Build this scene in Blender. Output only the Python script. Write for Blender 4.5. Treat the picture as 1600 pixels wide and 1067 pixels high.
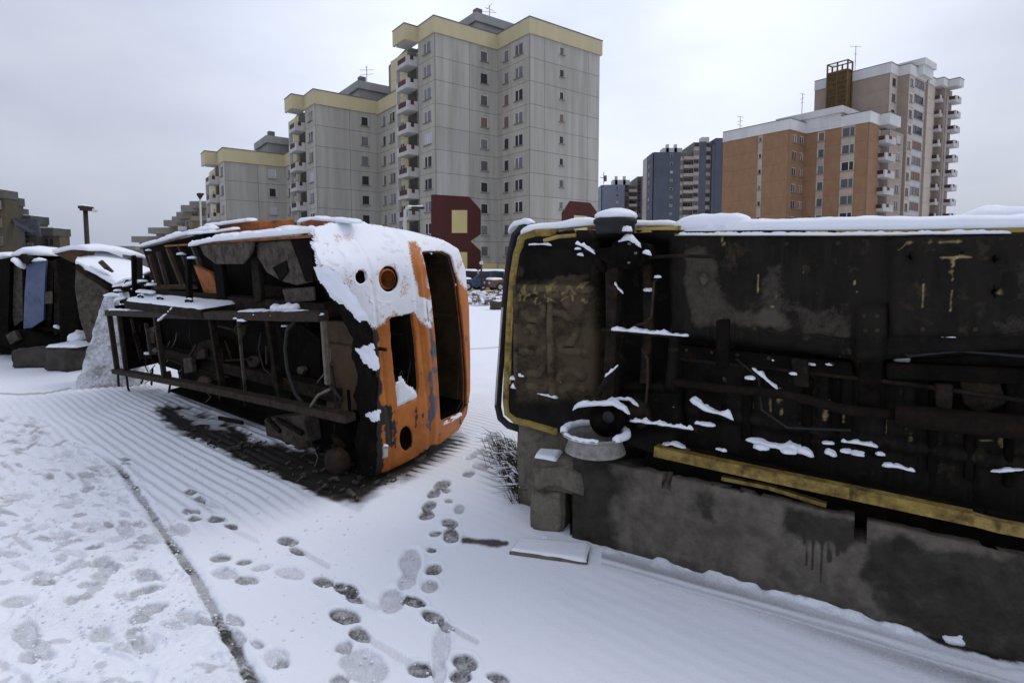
import bpy, bmesh, math, random
import numpy as np
from mathutils import Vector, Matrix
rnd = random.Random(7)
for o in list(bpy.data.objects): bpy.data.objects.remove(o)
sc = bpy.context.scene
COL = sc.collection
R = math.radians

# ------------------------------------------------------------ camera
FPX, PY0, EYE = 888.9, 480.0, 1.7            # focal length and principal row in photo pixels, eye height in metres
PITCH = math.atan(62 / 889.0)
cam = bpy.data.cameras.new('camera'); cam_o = bpy.data.objects.new('camera', cam); COL.objects.link(cam_o)
cam.sensor_width = 36; cam.lens = 20; cam.shift_y = -0.0334; cam.clip_start = .05; cam.clip_end = 6000
cam_o.location = (0, 0, EYE); cam_o.rotation_euler = (R(90) - PITCH, 0, 0)
sc.camera = cam_o

# ------------------------------------------------------------ sky and light (overcast)
SUN_EL, SUN_AZ = 52, 62                      # degrees; azimuth clockwise from straight ahead (+Y)
w = bpy.data.worlds.new('World'); sc.world = w; w.use_nodes = True
nt = w.node_tree; nt.nodes.clear()
def wn(t, **k):
    n = nt.nodes.new(t)
    for a, b in k.items(): setattr(n, a, b)
    return n
out = wn('ShaderNodeOutputWorld'); bg = wn('ShaderNodeBackground'); bg.inputs[1].default_value = .1
sky = wn('ShaderNodeTexSky'); sky.sky_type = 'NISHITA'; sky.sun_disc = False
sky.sun_elevation = R(SUN_EL); sky.sun_rotation = R(SUN_AZ); sky.dust_density = 3; sky.air_density = 1.5
tc = wn('ShaderNodeTexCoord'); mp = wn('ShaderNodeMapping'); mp.inputs['Scale'].default_value = (1, 1, 2.6)
nz = wn('ShaderNodeTexNoise'); nz.inputs['Scale'].default_value = 1.5; nz.inputs['Detail'].default_value = 6; nz.inputs['Roughness'].default_value = .48
rp = wn('ShaderNodeValToRGB'); rp.color_ramp.elements[0].position = .36; rp.color_ramp.elements[1].position = .64
rp.color_ramp.elements[0].color = (5.35, 5.9, 7.6, 1); rp.color_ramp.elements[1].color = (7.9, 8.35, 9.6, 1)
sx = wn('ShaderNodeSeparateXYZ'); grad = wn('ShaderNodeMapRange')    # cloud deck: greyer towards the horizon, brighter overhead
grad.inputs['From Min'].default_value = 0.0; grad.inputs['From Max'].default_value = .45
grad.inputs['To Min'].default_value = .80; grad.inputs['To Max'].default_value = 1.04
mul = wn('ShaderNodeVectorMath', operation='SCALE')
# the veiled sun: the deck is brighter in a very wide lobe round a point high ahead
dt = wn('ShaderNodeVectorMath', operation='DOT_PRODUCT'); dt.inputs[1].default_value = Vector((.06, .93, .34)).normalized()
nrm = wn('ShaderNodeVectorMath', operation='NORMALIZE')
lobe = wn('ShaderNodeMapRange'); lobe.interpolation_type = 'SMOOTHSTEP'
lobe.inputs['From Min'].default_value = .78; lobe.inputs['From Max'].default_value = 1.0
lobe.inputs['To Min'].default_value = .70; lobe.inputs['To Max'].default_value = .98
mul2 = wn('ShaderNodeVectorMath', operation='SCALE')
mix = wn('ShaderNodeMix', data_type='RGBA'); mix.inputs[0].default_value = .93
L = nt.links.new
L(tc.outputs['Generated'], mp.inputs[0]); L(mp.outputs[0], nz.inputs['Vector']); L(nz.outputs[0], rp.inputs[0])
L(tc.outputs['Generated'], nrm.inputs[0]); L(nrm.outputs[0], sx.inputs[0]); L(sx.outputs[2], grad.inputs['Value'])
L(rp.outputs[0], mul.inputs[0]); L(grad.outputs[0], mul.inputs['Scale'])
L(nrm.outputs[0], dt.inputs[0]); L(dt.outputs['Value'], lobe.inputs['Value'])
L(mul.outputs[0], mul2.inputs[0]); L(lobe.outputs[0], mul2.inputs['Scale'])
L(sky.outputs[0], mix.inputs[6]); L(mul2.outputs[0], mix.inputs[7]); L(mix.outputs[2], bg.inputs[0]); L(bg.outputs[0], out.inputs[0])
sun = bpy.data.lights.new('sun', 'SUN'); sun.energy = .8; sun.angle = R(30); sun.color = (1, .97, .93)
sun_o = bpy.data.objects.new('sun', sun); COL.objects.link(sun_o)
sd = Vector((math.sin(R(SUN_AZ)) * math.cos(R(SUN_EL)), math.cos(R(SUN_AZ)) * math.cos(R(SUN_EL)), math.sin(R(SUN_EL))))
sun_o.rotation_euler = sd.to_track_quat('Z', 'Y').to_euler()
vs = sc.view_settings; vs.view_transform = 'Standard'; vs.look = 'None'; vs.exposure = 0.42; vs.gamma = 1.0; vs.use_curve_mapping = False

# ------------------------------------------------------------ photo pixels <-> the place
SP, CP = math.sin(PITCH), math.cos(PITCH)
def ray(px, py):
    x = (px - 800) / FPX; y = -(py - PY0) / FPX
    return Vector((x, CP + SP * y, -SP + CP * y))
EYEV = Vector((0, 0, EYE))
def at(px, py, Y):
    d = ray(px, py); return EYEV + d * (Y / d.y)
def gnd(px, py, z=0.0):
    d = ray(px, py); return EYEV + d * ((z - EYE) / d.z)
def onplane(px, py, P, n):
    d = ray(px, py); return EYEV + d * ((Vector(P) - EYEV).dot(n) / d.dot(n))
def to_px(X, Y, Z):
    zz = Z - EYE
    fwd = Y * CP - zz * SP; up = Y * SP + zz * CP
    return 800 + FPX * X / fwd, PY0 - FPX * up / fwd

# ------------------------------------------------------------ noise for meshes
def _h(i, j, s):
    v = np.sin(i * 127.1 + j * 311.7 + s * 74.7) * 43758.5453
    return v - np.floor(v)
def vnoise(x, y, s=0):
    x = np.asarray(x, float); y = np.asarray(y, float)
    i = np.floor(x); j = np.floor(y); fx = x - i; fy = y - j
    fx = fx * fx * (3 - 2 * fx); fy = fy * fy * (3 - 2 * fy)
    a = _h(i, j, s); b = _h(i + 1, j, s); c = _h(i, j + 1, s); d = _h(i + 1, j + 1, s)
    return (a + (b - a) * fx) * (1 - fy) + (c + (d - c) * fx) * fy
def fbm(x, y, s=0, o=4):
    r = 0; a = .5; t = 0
    for k in range(o):
        r = r + a * vnoise(x * 2 ** k, y * 2 ** k, s + k * 3.1); t += a; a *= .5
    return r / t
def sstep(a, b, x):
    t = np.clip((x - a) / (b - a), 0, 1); return t * t * (3 - 2 * t)
def sd_poly(x, y, P):
    """signed distance to a polygon, negative inside"""
    x = np.asarray(x, float); y = np.asarray(y, float)
    d = np.full(x.shape, 1e18); ins = np.zeros(x.shape, bool); n = len(P)
    for k in range(n):
        ax, ay = P[k]; bx, by = P[(k + 1) % n]
        ex, ey = bx - ax, by - ay; wx = x - ax; wy = y - ay
        t = np.clip((wx * ex + wy * ey) / (ex * ex + ey * ey + 1e-12), 0, 1)
        d = np.minimum(d, (wx - t * ex) ** 2 + (wy - t * ey) ** 2)
        c = ((ay > y) != (by > y)) & (x < ex * (y - ay) / (ey if ey else 1e-12) + ax)
        ins ^= c
    d = np.sqrt(d); return np.where(ins, -d, d)
def sd_line(x, y, P):
    d = np.full(np.shape(x), 1e18)
    for k in range(len(P) - 1):
        ax, ay = P[k]; bx, by = P[k + 1]
        ex, ey = bx - ax, by - ay; wx = x - ax; wy = y - ay
        t = np.clip((wx * ex + wy * ey) / (ex * ex + ey * ey + 1e-12), 0, 1)
        d = np.minimum(d, (wx - t * ex) ** 2 + (wy - t * ey) ** 2)
    return np.sqrt(d)

# ------------------------------------------------------------ materials
def newmat(name):
    m = bpy.data.materials.new(name); m.use_nodes = True
    n = m.node_tree.nodes; b = n['Principled BSDF']; return m, m.node_tree, b
def N(t, typ, **k):
    n = t.nodes.new(typ)
    for a, v in k.items(): setattr(n, a, v)
    return n
def dirty(name, c1, c2, rough=.8, scale=4, streak=0, rust=None, rustamt=.5, bump=.15, bscale=40, rand=0.0, metal=0, dust=None, dustamt=.0, spec=.3):
    """two-tone weathered surface; streak>0 stretches the stains downwards; rust = third colour in patches"""
    m, t, b = newmat(name); Lk = t.links.new
    tc = N(t, 'ShaderNodeTexCoord'); geo = N(t, 'ShaderNodeNewGeometry')
    mp = N(t, 'ShaderNodeMapping'); Lk(geo.outputs['Position'], mp.inputs[0])
    if streak: mp.inputs['Scale'].default_value = (1, 1, 1 / streak)
    n1 = N(t, 'ShaderNodeTexNoise'); n1.inputs['Scale'].default_value = scale; n1.inputs['Detail'].default_value = 8; n1.inputs['Roughness'].default_value = .62
    Lk(mp.outputs[0], n1.inputs['Vector'])
    r1 = N(t, 'ShaderNodeMapRange'); r1.inputs['From Min'].default_value = .32; r1.inputs['From Max'].default_value = .68
    Lk(n1.outputs[0], r1.inputs['Value'])
    mx = N(t, 'ShaderNodeMix', data_type='RGBA'); Lk(r1.outputs[0], mx.inputs[0])
    mx.inputs[6].default_value = (*c1, 1); mx.inputs[7].default_value = (*c2, 1)
    col = mx.outputs[2]
    if rust:
        n2 = N(t, 'ShaderNodeTexNoise'); n2.inputs['Scale'].default_value = scale * 1.7; n2.inputs['Detail'].default_value = 10; n2.inputs['Roughness'].default_value = .7
        Lk(geo.outputs['Position'], n2.inputs['Vector'])
        r2 = N(t, 'ShaderNodeMapRange'); r2.inputs['From Min'].default_value = 1 - rustamt - .09; r2.inputs['From Max'].default_value = 1 - rustamt + .16
        Lk(n2.outputs[0], r2.inputs['Value'])
        m2 = N(t, 'ShaderNodeMix', data_type='RGBA'); Lk(r2.outputs[0], m2.inputs[0]); Lk(col, m2.inputs[6]); m2.inputs[7].default_value = (*rust, 1); col = m2.outputs[2]
    if dust:
        n3 = N(t, 'ShaderNodeTexNoise'); n3.inputs['Scale'].default_value = 60; n3.inputs['Detail'].default_value = 4
        Lk(geo.outputs['Position'], n3.inputs['Vector'])
        sn = N(t, 'ShaderNodeSeparateXYZ'); Lk(geo.outputs['Normal'], sn.inputs[0])
        ad = N(t, 'ShaderNodeMath', operation='MULTIPLY_ADD'); Lk(n3.outputs[0], ad.inputs[0]); ad.inputs[1].default_value = .9; Lk(sn.outputs[2], ad.inputs[2])
        r3 = N(t, 'ShaderNodeMapRange'); r3.inputs['From Min'].default_value = 1.15 - dustamt; r3.inputs['From Max'].default_value = 1.35 - dustamt
        Lk(ad.outputs[0], r3.inputs['Value'])
        m3 = N(t, 'ShaderNodeMix', data_type='RGBA'); Lk(r3.outputs[0], m3.inputs[0]); Lk(col, m3.inputs[6]); m3.inputs[7].default_value = (*dust, 1); col = m3.outputs[2]
    if rand:
        oi = N(t, 'ShaderNodeObjectInfo'); rr = N(t, 'ShaderNodeMapRange'); rr.inputs['To Min'].default_value = 1 - rand; rr.inputs['To Max'].default_value = 1 + rand
        Lk(oi.outputs['Random'], rr.inputs['Value'])
        hs = N(t, 'ShaderNodeHueSaturation'); Lk(rr.outputs[0], hs.inputs['Value']); Lk(col, hs.inputs['Color']); col = hs.outputs[0]
    Lk(col, b.inputs['Base Color'])
    b.inputs['Roughness'].default_value = rough; b.inputs['Metallic'].default_value = metal; b.inputs['Specular IOR Level'].default_value = spec
    if bump:
        n4 = N(t, 'ShaderNodeTexNoise'); n4.inputs['Scale'].default_value = bscale; n4.inputs['Detail'].default_value = 6
        Lk(geo.outputs['Position'], n4.inputs['Vector'])
        bp = N(t, 'ShaderNodeBump'); bp.inputs['Strength'].default_value = bump; bp.inputs['Distance'].default_value = .02
        Lk(n4.outputs[0], bp.inputs['Height']); Lk(bp.outputs[0], b.inputs['Normal'])
    return m
SNOWC = (.80, .825, .88)
M = {}
def snow_mat(name, bscale=55, bump=.35):
    m, t, b = newmat(name); Lk = t.links.new
    geo = N(t, 'ShaderNodeNewGeometry')
    n = N(t, 'ShaderNodeTexNoise'); n.inputs['Scale'].default_value = bscale; n.inputs['Detail'].default_value = 8; n.inputs['Roughness'].default_value = .7
    Lk(geo.outputs['Position'], n.inputs['Vector'])
    bp = N(t, 'ShaderNodeBump'); bp.inputs['Strength'].default_value = bump; bp.inputs['Distance'].default_value = .012
    Lk(n.outputs[0], bp.inputs['Height']); Lk(bp.outputs[0], b.inputs['Normal'])
    b.inputs['Base Color'].default_value = (*SNOWC, 1); b.inputs['Roughness'].default_value = .75; b.inputs['Specular IOR Level'].default_value = .2
    return m
M['snow'] = snow_mat('snow')
M['concrete'] = dirty('grey_facade_concrete', (.285, .267, .232), (.41, .388, .345), .9, .9, 14, rand=.045, bump=.05, bscale=3)
M['concrete_side'] = dirty('beige_grey_facade_concrete', (.305, .282, .238), (.42, .392, .336), .9, .8, 10, rand=.05, bump=.05, bscale=3)
M['joint'] = dirty('facade_joint', (.17, .16, .14), (.21, .20, .18), .95, 1, bump=0)
M['parapet'] = dirty('yellow_parapet', (.44, .38, .225), (.50, .44, .275), .85, .5, 4, rand=.03, bump=0)
M['coping'] = dirty('roof_coping', (.10, .10, .095), (.16, .155, .15), .8, 2, bump=0)
M['penthouse'] = dirty('penthouse_concrete', (.24, .24, .235), (.33, .325, .31), .9, .5, 4, bump=0)
M['maroon'] = dirty('maroon_wall_paint', (.058, .014, .012), (.075, .019, .016), .8, .6, 4, bump=0)
M['yellowpaint'] = dirty('yellow_wall_paint', (.50, .40, .17), (.56, .46, .22), .85, .8, 3, bump=0)
M['wframe'] = dirty('window_frame_paint', (.40, .385, .355), (.52, .50, .47), .6, 3, rand=.3, bump=0)
M['wdark'] = dirty('window_frame_brown', (.16, .11, .08), (.22, .16, .12), .6, 3, rand=.2, bump=0)
M['sill'] = dirty('window_sill_metal', (.16, .14, .12), (.24, .2, .17), .7, 3, bump=0)
def glass(name, c, rough=.12):
    m, t, b = newmat(name); b.inputs['Base Color'].default_value = (*c, 1); b.inputs['Roughness'].default_value = rough; b.inputs['Specular IOR Level'].default_value = .22
    return m
M['pane_dark'] = glass('window_glass_dark', (.035, .035, .038)); M['pane_mid'] = glass('window_glass_curtain', (.16, .16, .165), .25)
M['pane_light'] = glass('window_glass_white_curtain', (.42, .43, .46), .3); M['blind'] = glass('window_blind_brown', (.17, .11, .085), .5)
M['blindg'] = glass('window_blind_grey', (.10, .095, .09), .5)
M['balc'] = dirty('balcony_white_concrete', (.40, .385, .36), (.50, .485, .46), .85, .8, 3, rand=.06, bump=0)
M['balc_in'] = dirty('balcony_maroon_infill', (.055, .022, .018), (.085, .036, .03), .7, 1, rand=.3, bump=0)
M['brick'] = dirty('orange_brick_cladding', (.24, .135, .074), (.30, .172, .098), .9, 1.2, 2, rand=.03, bump=.1, bscale=6)
M['brickpanel'] = dirty('beige_spandrel', (.36, .29, .235), (.43, .36, .30), .9, .8, 3, rand=.05, bump=0)
M['whiteconc'] = dirty('white_parapet_concrete', (.52, .51, .49), (.64, .63, .61), .85, .5, 4, rand=.03, bump=0)
M['tan'] = dirty('tan_cladding', (.30, .235, .19), (.35, .28, .225), .9, 1, 2, rand=.03, bump=0)
M['tanlight'] = dirty('pink_beige_cladding', (.44, .36, .30), (.50, .42, .35), .9, 1, 2, rand=.05, bump=0)
M['stairs'] = dirty('rusty_stair_cage', (.10, .062, .022), (.17, .11, .05), .8, 2, bump=0)
M['blue'] = dirty('blue_grey_cladding', (.07, .078, .10), (.09, .10, .125), .85, .5, 2, rand=.03, bump=0)
M['bluelight'] = dirty('pale_blue_grey_cladding', (.16, .175, .22), (.19, .205, .25), .85, .5, 2, rand=.03, bump=0)
M['beige'] = dirty('beige_balcony', (.30, .26, .22), (.40, .35, .30), .85, 1, rand=.1, bump=0)
M['ochre'] = dirty('ochre_wall', (.19, .145, .075), (.25, .195, .11), .9, .6, 2, rand=.05, bump=0)
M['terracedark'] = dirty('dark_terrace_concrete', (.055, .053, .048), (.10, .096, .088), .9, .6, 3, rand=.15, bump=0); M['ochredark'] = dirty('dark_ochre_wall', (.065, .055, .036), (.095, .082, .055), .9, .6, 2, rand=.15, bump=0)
M['terrace'] = dirty('terrace_concrete', (.17, .155, .13), (.25, .23, .20), .9, .5, 3, rand=.08, bump=0)

# ------------------------------------------------------------ mesh helpers
def lnk(name, me, mat=None, parent=None, smooth=False):
    o = bpy.data.objects.new(name, me); COL.objects.link(o)
    if mat is not None and not me.materials: me.materials.append(M[mat] if isinstance(mat, str) else mat)
    if smooth: me.polygons.foreach_set('use_smooth', [True] * len(me.polygons))
    if parent is not None: o.parent = parent
    return o
def tag(o, label, cat, group=None):
    o['label'] = label; o['category'] = cat
    if group: o['group'] = group
    return o
def struct(o): o['kind'] = 'structure'; return o
def empty(name, loc=(0, 0, 0), rz=0):
    o = bpy.data.objects.new(name, None); COL.objects.link(o); o.empty_display_size = .2
    o.location = loc; o.rotation_euler = (0, 0, rz); return o
class MB:
    """collects shapes into ONE mesh; fr maps local (x,y,z) to world"""
    def __init__(s, fr=None): s.v = []; s.f = []; s.fr = fr
    def _p(s, p): return tuple(s.fr(*p)) if s.fr else tuple(p)
    def add(s, vs, fs):
        b = len(s.v); s.v += [s._p(p) for p in vs]; s.f += [tuple(i + b for i in f) for f in fs]
    def box(s, x0, x1, y0, y1, z0, z1):
        s.add([(x0, y0, z0), (x1, y0, z0), (x1, y1, z0), (x0, y1, z0), (x0, y0, z1), (x1, y0, z1), (x1, y1, z1), (x0, y1, z1)],
              [(0, 3, 2, 1), (4, 5, 6, 7), (0, 1, 5, 4), (1, 2, 6, 5), (2, 3, 7, 6), (3, 0, 4, 7)])
    def beam(s, p, q, wd, ht, up=(0, 0, 1)):
        """box beam from p to q, wd across, ht along 'up'"""
        P = Vector(s._p(p)); Q = Vector(s._p(q)); d = (Q - P).normalized(); u = Vector(up)
        sd_ = d.cross(u)
        if sd_.length < 1e-4: sd_ = d.cross(Vector((1, 0, 0)))
        sd_.normalize(); u = sd_.cross(d).normalized()
        vs = [X + sd_ * a * wd / 2 + u * b * ht / 2 for X in (P, Q) for a, b in ((-1, -1), (1, -1), (1, 1), (-1, 1))]
        fr = s.fr; s.fr = None
        s.add(vs, [(0, 3, 2, 1), (4, 5, 6, 7), (0, 1, 5, 4), (1, 2, 6, 5), (2, 3, 7, 6), (3, 0, 4, 7)]); s.fr = fr
    def prism(s, poly, axis_fn, d0, d1):
        """poly in 2D extruded; axis_fn(a,b,d) -> local point"""
        n = len(poly)
        vs = [axis_fn(a, b, d0) for a, b in poly] + [axis_fn(a, b, d1) for a, b in poly]
        s.add(vs, [tuple(range(n))[::-1], tuple(range(n, 2 * n))] + [(i, (i + 1) % n, n + (i + 1) % n, n + i) for i in range(n)])
    def tube(s, path, r, n=8, cap=True):
        P = [Vector(s._p(p)) for p in path]; rs = r if isinstance(r, (list, tuple)) else [r] * len(P)
        vs = []; fs = []; up = Vector((0, 0, 1)); m = len(P)
        d0 = (P[1] - P[0]).normalized()
        if abs(d0.z) > .9: up = Vector((1, 0, 0))
        x = d0.cross(up).normalized()
        for i in range(m):
            d = (P[min(i + 1, m - 1)] - P[max(i - 1, 0)]).normalized()
            x = (x - d * x.dot(d)).normalized(); y = d.cross(x)
            vs += [P[i] + (x * math.cos(2 * math.pi * k / n) + y * math.sin(2 * math.pi * k / n)) * rs[i] for k in range(n)]
        for i in range(m - 1):
            fs += [(i * n + k, i * n + (k + 1) % n, (i + 1) * n + (k + 1) % n, (i + 1) * n + k) for k in range(n)]
        if cap: fs += [tuple(range(n))[::-1], tuple(range((m - 1) * n, m * n))]
        fr = s.fr; s.fr = None; s.add(vs, fs); s.fr = fr
    def lathe(s, prof, c, ax, n=24):
        """profile [(radius, height)] turned about axis ax through c"""
        C = Vector(s._p(c)); ax = Vector(ax).normalized(); x = ax.cross(Vector((0.31, .2, 1))).normalized(); y = ax.cross(x)
        vs = []; fs = []
        for r, h in prof: vs += [C + ax * h + (x * math.cos(2 * math.pi * k / n) + y * math.sin(2 * math.pi * k / n)) * r for k in range(n)]
        for i in range(len(prof) - 1):
            fs += [(i * n + k, i * n + (k + 1) % n, (i + 1) * n + (k + 1) % n, (i + 1) * n + k) for k in range(n)]
        fr = s.fr; s.fr = None; s.add(vs, fs); s.fr = fr
    def mesh(s, name):
        me = bpy.data.meshes.new(name); me.from_pydata(s.v, [], s.f); me.update(); return me
    def build(s, name, mat, parent=None, smooth=False):
        return lnk(name, s.mesh(name), mat, parent, smooth)
def bevel(o, wd=.01, seg=2):
    m = o.modifiers.new('bevel', 'BEVEL'); m.width = wd; m.segments = seg; m.limit_method = 'ANGLE'; m.angle_limit = R(40); return o
def recalc(me):
    bm = bmesh.new(); bm.from_mesh(me); bmesh.ops.recalc_face_normals(bm, faces=bm.faces); bm.to_mesh(me); bm.free()

# ============================================================ GROUND
def terrain(x, y):
    d = np.sqrt(np.asarray(x) ** 2 + np.asarray(y) ** 2)
    return -1.6 * sstep(41, 62, d) + 0.0
def make_ground():
    rr = list(np.geomspace(.1, 2.2, 14)[:-1]) + list(np.geomspace(2.2, 13, 760)[:-1]) + list(np.geomspace(13, 60, 90)[:-1]) + list(np.geomspace(60, 3500, 34))
    fine = np.arange(-57, 57.01, .142); coarse = np.concatenate([np.linspace(60, 300, 64)])
    th = np.radians(np.concatenate([fine, coarse])); nth = len(th); rr = np.array(rr); nr = len(rr)
    RR, TH = np.meshgrid(rr, th, indexing='ij'); X = RR * np.sin(TH); Y = RR * np.cos(TH)
    Z = terrain(X, Y); bare = np.zeros_like(X); tint = np.zeros_like(X)
    near = (RR < 16) & (Y > .5)
    with np.errstate(all='ignore'):
        PX, PY = to_px(X, Y, np.zeros_like(X))
    PX = np.where(near, PX, -9999); PY = np.where(near, PY, -9999)
    # wind ripples running along the orange van
    perp = X * .66 + Y * .75
    wob = .10 * (fbm(X * .5, Y * .5, 3, 3) - .5) + .02 * (fbm(X * 2, Y * 2, 6, 2) - .5)
    rip = np.sin(2 * np.pi * (perp + wob) / .085)
    track = [(105, 690), (150, 702), (185, 727), (215, 766), (245, 811), (275, 856), (305, 897), (325, 935), (345, 973), (368, 1012), (402, 1075)]
    # region left of the tyre track is trodden
    trod_poly = [(-400, 640), (60, 640), (110, 690)] + track + [(420, 1200), (-900, 1200)]
    sdt = sd_poly(np.where(near, PX, 5000), np.where(near, PY, 5000), trod_poly)
    trod = np.where(near, sstep(30, -50, sdt), 0)
    ramp = (.0038 + .0012 * sstep(520, 300, PX)) * sstep(2.6, 4.6, RR) * (1 - sstep(9.5, 12.5, RR)) + .0006
    Z += np.where(near, rip * ramp * (1 - .75 * trod) * (.15 + 1.35 * sstep(.30, .68, fbm(X * .9, Y * .9, 9, 4))), 0)
    bare += np.where(near, .16 * sstep(.2, 1, -rip) * (1 - trod) * sstep(3.4, 5.2, RR), 0)
    Z += np.where(RR < 40, .05 * (fbm(X * .35, Y * .35, 1, 4) - .5) + .012 * (fbm(X * 3, Y * 3, 5, 3) - .5), 0)
    # lumpy trodden snow
    Z += trod * (.020 * (fbm(X * 5, Y * 5, 21, 4) - .5) + .015 * (fbm(X * 17, Y * 17, 23, 3) - .5) + .008 * (fbm(X * 42, Y * 42, 25, 2) - .5))
    bare += trod * (.16 * sstep(.5, .68, fbm(X * 2.6, Y * 3.4, 31, 4)) + .34 * sstep(.60, .72, fbm(X * 9, Y * 12, 33, 4)))
    def ell(cx, cy, rx, ry, ang, dep, br, soft=.35):
        """one pressed oval; centre and half axes in photo pixels, seated on the ground"""
        m = (np.abs(PX - cx) < 3 * max(rx, ry)) & (np.abs(PY - cy) < 3 * max(rx, ry))
        if not m.any(): return
        a = R(ang); dx = PX[m] - cx; dy = PY[m] - cy
        u = (dx * math.cos(a) + dy * math.sin(a)) / rx; v = (-dx * math.sin(a) + dy * math.cos(a)) / ry
        q = np.sqrt(u * u + v * v) + .30 * (fbm(X[m] * 20, Y[m] * 20, 41, 3) - .5)
        k = sstep(1 + soft * .5, 1 - soft * .5, q)
        Z[m] = Z[m] - dep * k + dep * .4 * np.exp(-((q - 1.25) / .16) ** 2)
        tr = np.sin(u * rx * .95) * (.5 + .5 * np.sin(v * ry * 1.1)) if rx > 11 else 0
        Z[m] = Z[m] + .0022 * tr * k
        bare[m] = np.maximum(bare[m], br * k * (.66 + .5 * fbm(X[m] * 30, Y[m] * 30, 43, 3) - .07 * tr))
    prints = [(449, 843, 17, 8, 12, .8), (464, 859, 13, 6, 20, .85), (505, 907, 17, 8.5, 12, .85), (541, 919, 21, 10, 18, .9), (554, 936, 14, 6.5, 15, .85),
              (539, 962, 25, 13, 16, .85), (561, 993, 18, 12, 25, .85), (642, 878, 17, 22, 5, .5), (636, 908, 18, 11, -40, .48), (613, 938, 19, 21, 20, .5),
              (678, 891, 13, 9, -8, .85), (672, 916, 14, 11, -15, .62), (646, 941, 20, 9, 14, .9), (677, 966, 19, 10, 25, .85), (699, 981, 14, 6, 20, .7),
              (675, 860, 8, 5, 0, .85), (681, 834, 10, 5, -8, .85), (705, 838, 13, 12, 20, .85), (703, 818, 14, 8, 10, .85), (670, 792, 12, 8, -20, .85), (667, 806, 13, 7, -12, .85),
              (690, 759, 14, 8, -18, .8), (678, 773, 12, 7, -18, .8), (697, 768, 8, 4, -5, .75), (701, 784, 7, 4, 0, .75), (718, 796, 9, 8, -40, .6),
              (744, 709, 12, 5, -30, .55), (735, 716, 9, 4, -10, .5), (750, 731, 14, 6, 10, .6), (732, 742, 10, 5, -8, .75), (766, 684, 13, 4, -22, .55), (757, 689, 9, 3, 0, .5),
              (656, 1047, 22, 12, 14, .9), (727, 1036, 21, 14, 20, .85), (720, 1059, 18, 11, 0, .85), (778, 1061, 20, 9, 20, .8), (690, 1010, 14, 32, 5, .38), (686, 1050, 12, 20, 0, .4),
              (569, 1040, 38, 26, 15, .45), (530, 1063, 16, 10, 0, .7), (432, 1026, 20, 17, 20, .4), (441, 1034, 12, 9, 40, .7), (536, 1011, 15, 10, -20, .6),
              (196, 716, 10, 3.2, 0, .75), (198, 723, 7, 2.6, 0, .7), (300, 766, 12, 4, 0, .8), (311, 777, 10, 4, 10, .75), (330, 783, 18, 4, 22, .3), (300, 796, 14, 5.5, 0, .8), (305, 808, 11, 4.5, 0, .8),
              (339, 809, 14, 6, 0, .85), (361, 820, 11, 5, 5, .85), (344, 869, 18, 7, 0, .75), (381, 876, 13, 5, -5, .8), (409, 885, 16, 6, -5, .5), (452, 893, 24, 10, 8, .42), (385, 905, 20, 7.5, 5, .75), (350, 893, 22, 10, 10, .5),
              (280, 824, 18, 11, 0, .45), (40, 985, 22, 22, 0, .5), (42, 1025, 16, 10, 0, .5), (228, 893, 20, 12, 10, .55), (228, 919, 28, 7, -12, .65), (236, 948, 26, 7, -10, .6), (135, 911, 18, 5, -8, .6), (145, 852, 14, 4, -5, .7),
              (366, 968, 16, 9, 20, .6), (372, 995, 14, 10, 30, .6), (402, 1005, 12, 7, 20, .6), (78, 742, 8, 4, 10, .7), (135, 740, 14, 5, 0, .6), (138, 760, 12, 5, -20, .6), (170, 815, 10, 5, 20, .7), (217, 815, 11, 5, 0, .6),
              (196, 824, 16, 9, 15, .45), (205, 868, 10, 5, 0, .4), (172, 882, 12, 6, 0, .4), (15, 862, 18, 6, 0, .45), (60, 895, 22, 6, 0, .4)]
    for cx, cy, rx, ry, an, br in prints: ell(cx, cy, rx, ry, an, .013, br * .86, .22)
    q = random.Random(5)
    n = 0
    while n < 420:
        gx = q.uniform(-6.5, .2); gy = q.uniform(2.1, 7.5)
        px, py = to_px(gx, gy, 0)
        if sd_poly(np.array([px]), np.array([py]), trod_poly)[0] > -8: continue
        s = 3.0 / gy
        ell(px, py, q.uniform(10, 26) * s, q.uniform(4, 9) * s * s * .9 + 1.2, q.uniform(-35, 35), q.uniform(.005, .013), q.choice([.1, .2, .3, .4, .5]), .6)
        n += 1
    # drag marks behind some prints
    for a, b, wd, br in [((476, 862), (512, 882), 8, .28), ((568, 938), (590, 950), 9, .25), ((578, 1000), (640, 1035), 12, .25), ((710, 985), (745, 1003), 8, .3), ((364, 824), (400, 842), 7, .22), ((318, 780), (345, 792), 5, .25)]:
        d = sd_line(PX, PY, [a, b]); bare = np.maximum(bare, br * sstep(wd, wd * .3, d)); Z -= .006 * sstep(wd, wd * .3, d)
    # single tyre track with tread
    d = np.where(near, sd_line(PX, PY, track), 999)
    GX = [gnd(*p) for p in track]
    dw = sd_line(X, Y, [(g.x, g.y) for g in GX]); dw = np.where(near & (PY > 685), dw, 9)
    kw = sstep(.030, .016, dw + .022 * (fbm(X * 14, Y * 14, 91, 4) - .5))
    along = np.sin(2 * np.pi * (Y * 30 + np.abs(dw) * 30 + 1.2 * fbm(X * 8, Y * 8, 95, 3))) * sstep(.40, .62, fbm(X * 4, Y * 4, 96, 3)); Z -= .012 * kw; Z += np.where(kw > .3, .0022 * along * kw * fbm(X * 5, Y * 5, 92, 2), 0)
    Z += .008 * np.exp(-((dw - .05) / .014) ** 2)
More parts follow.
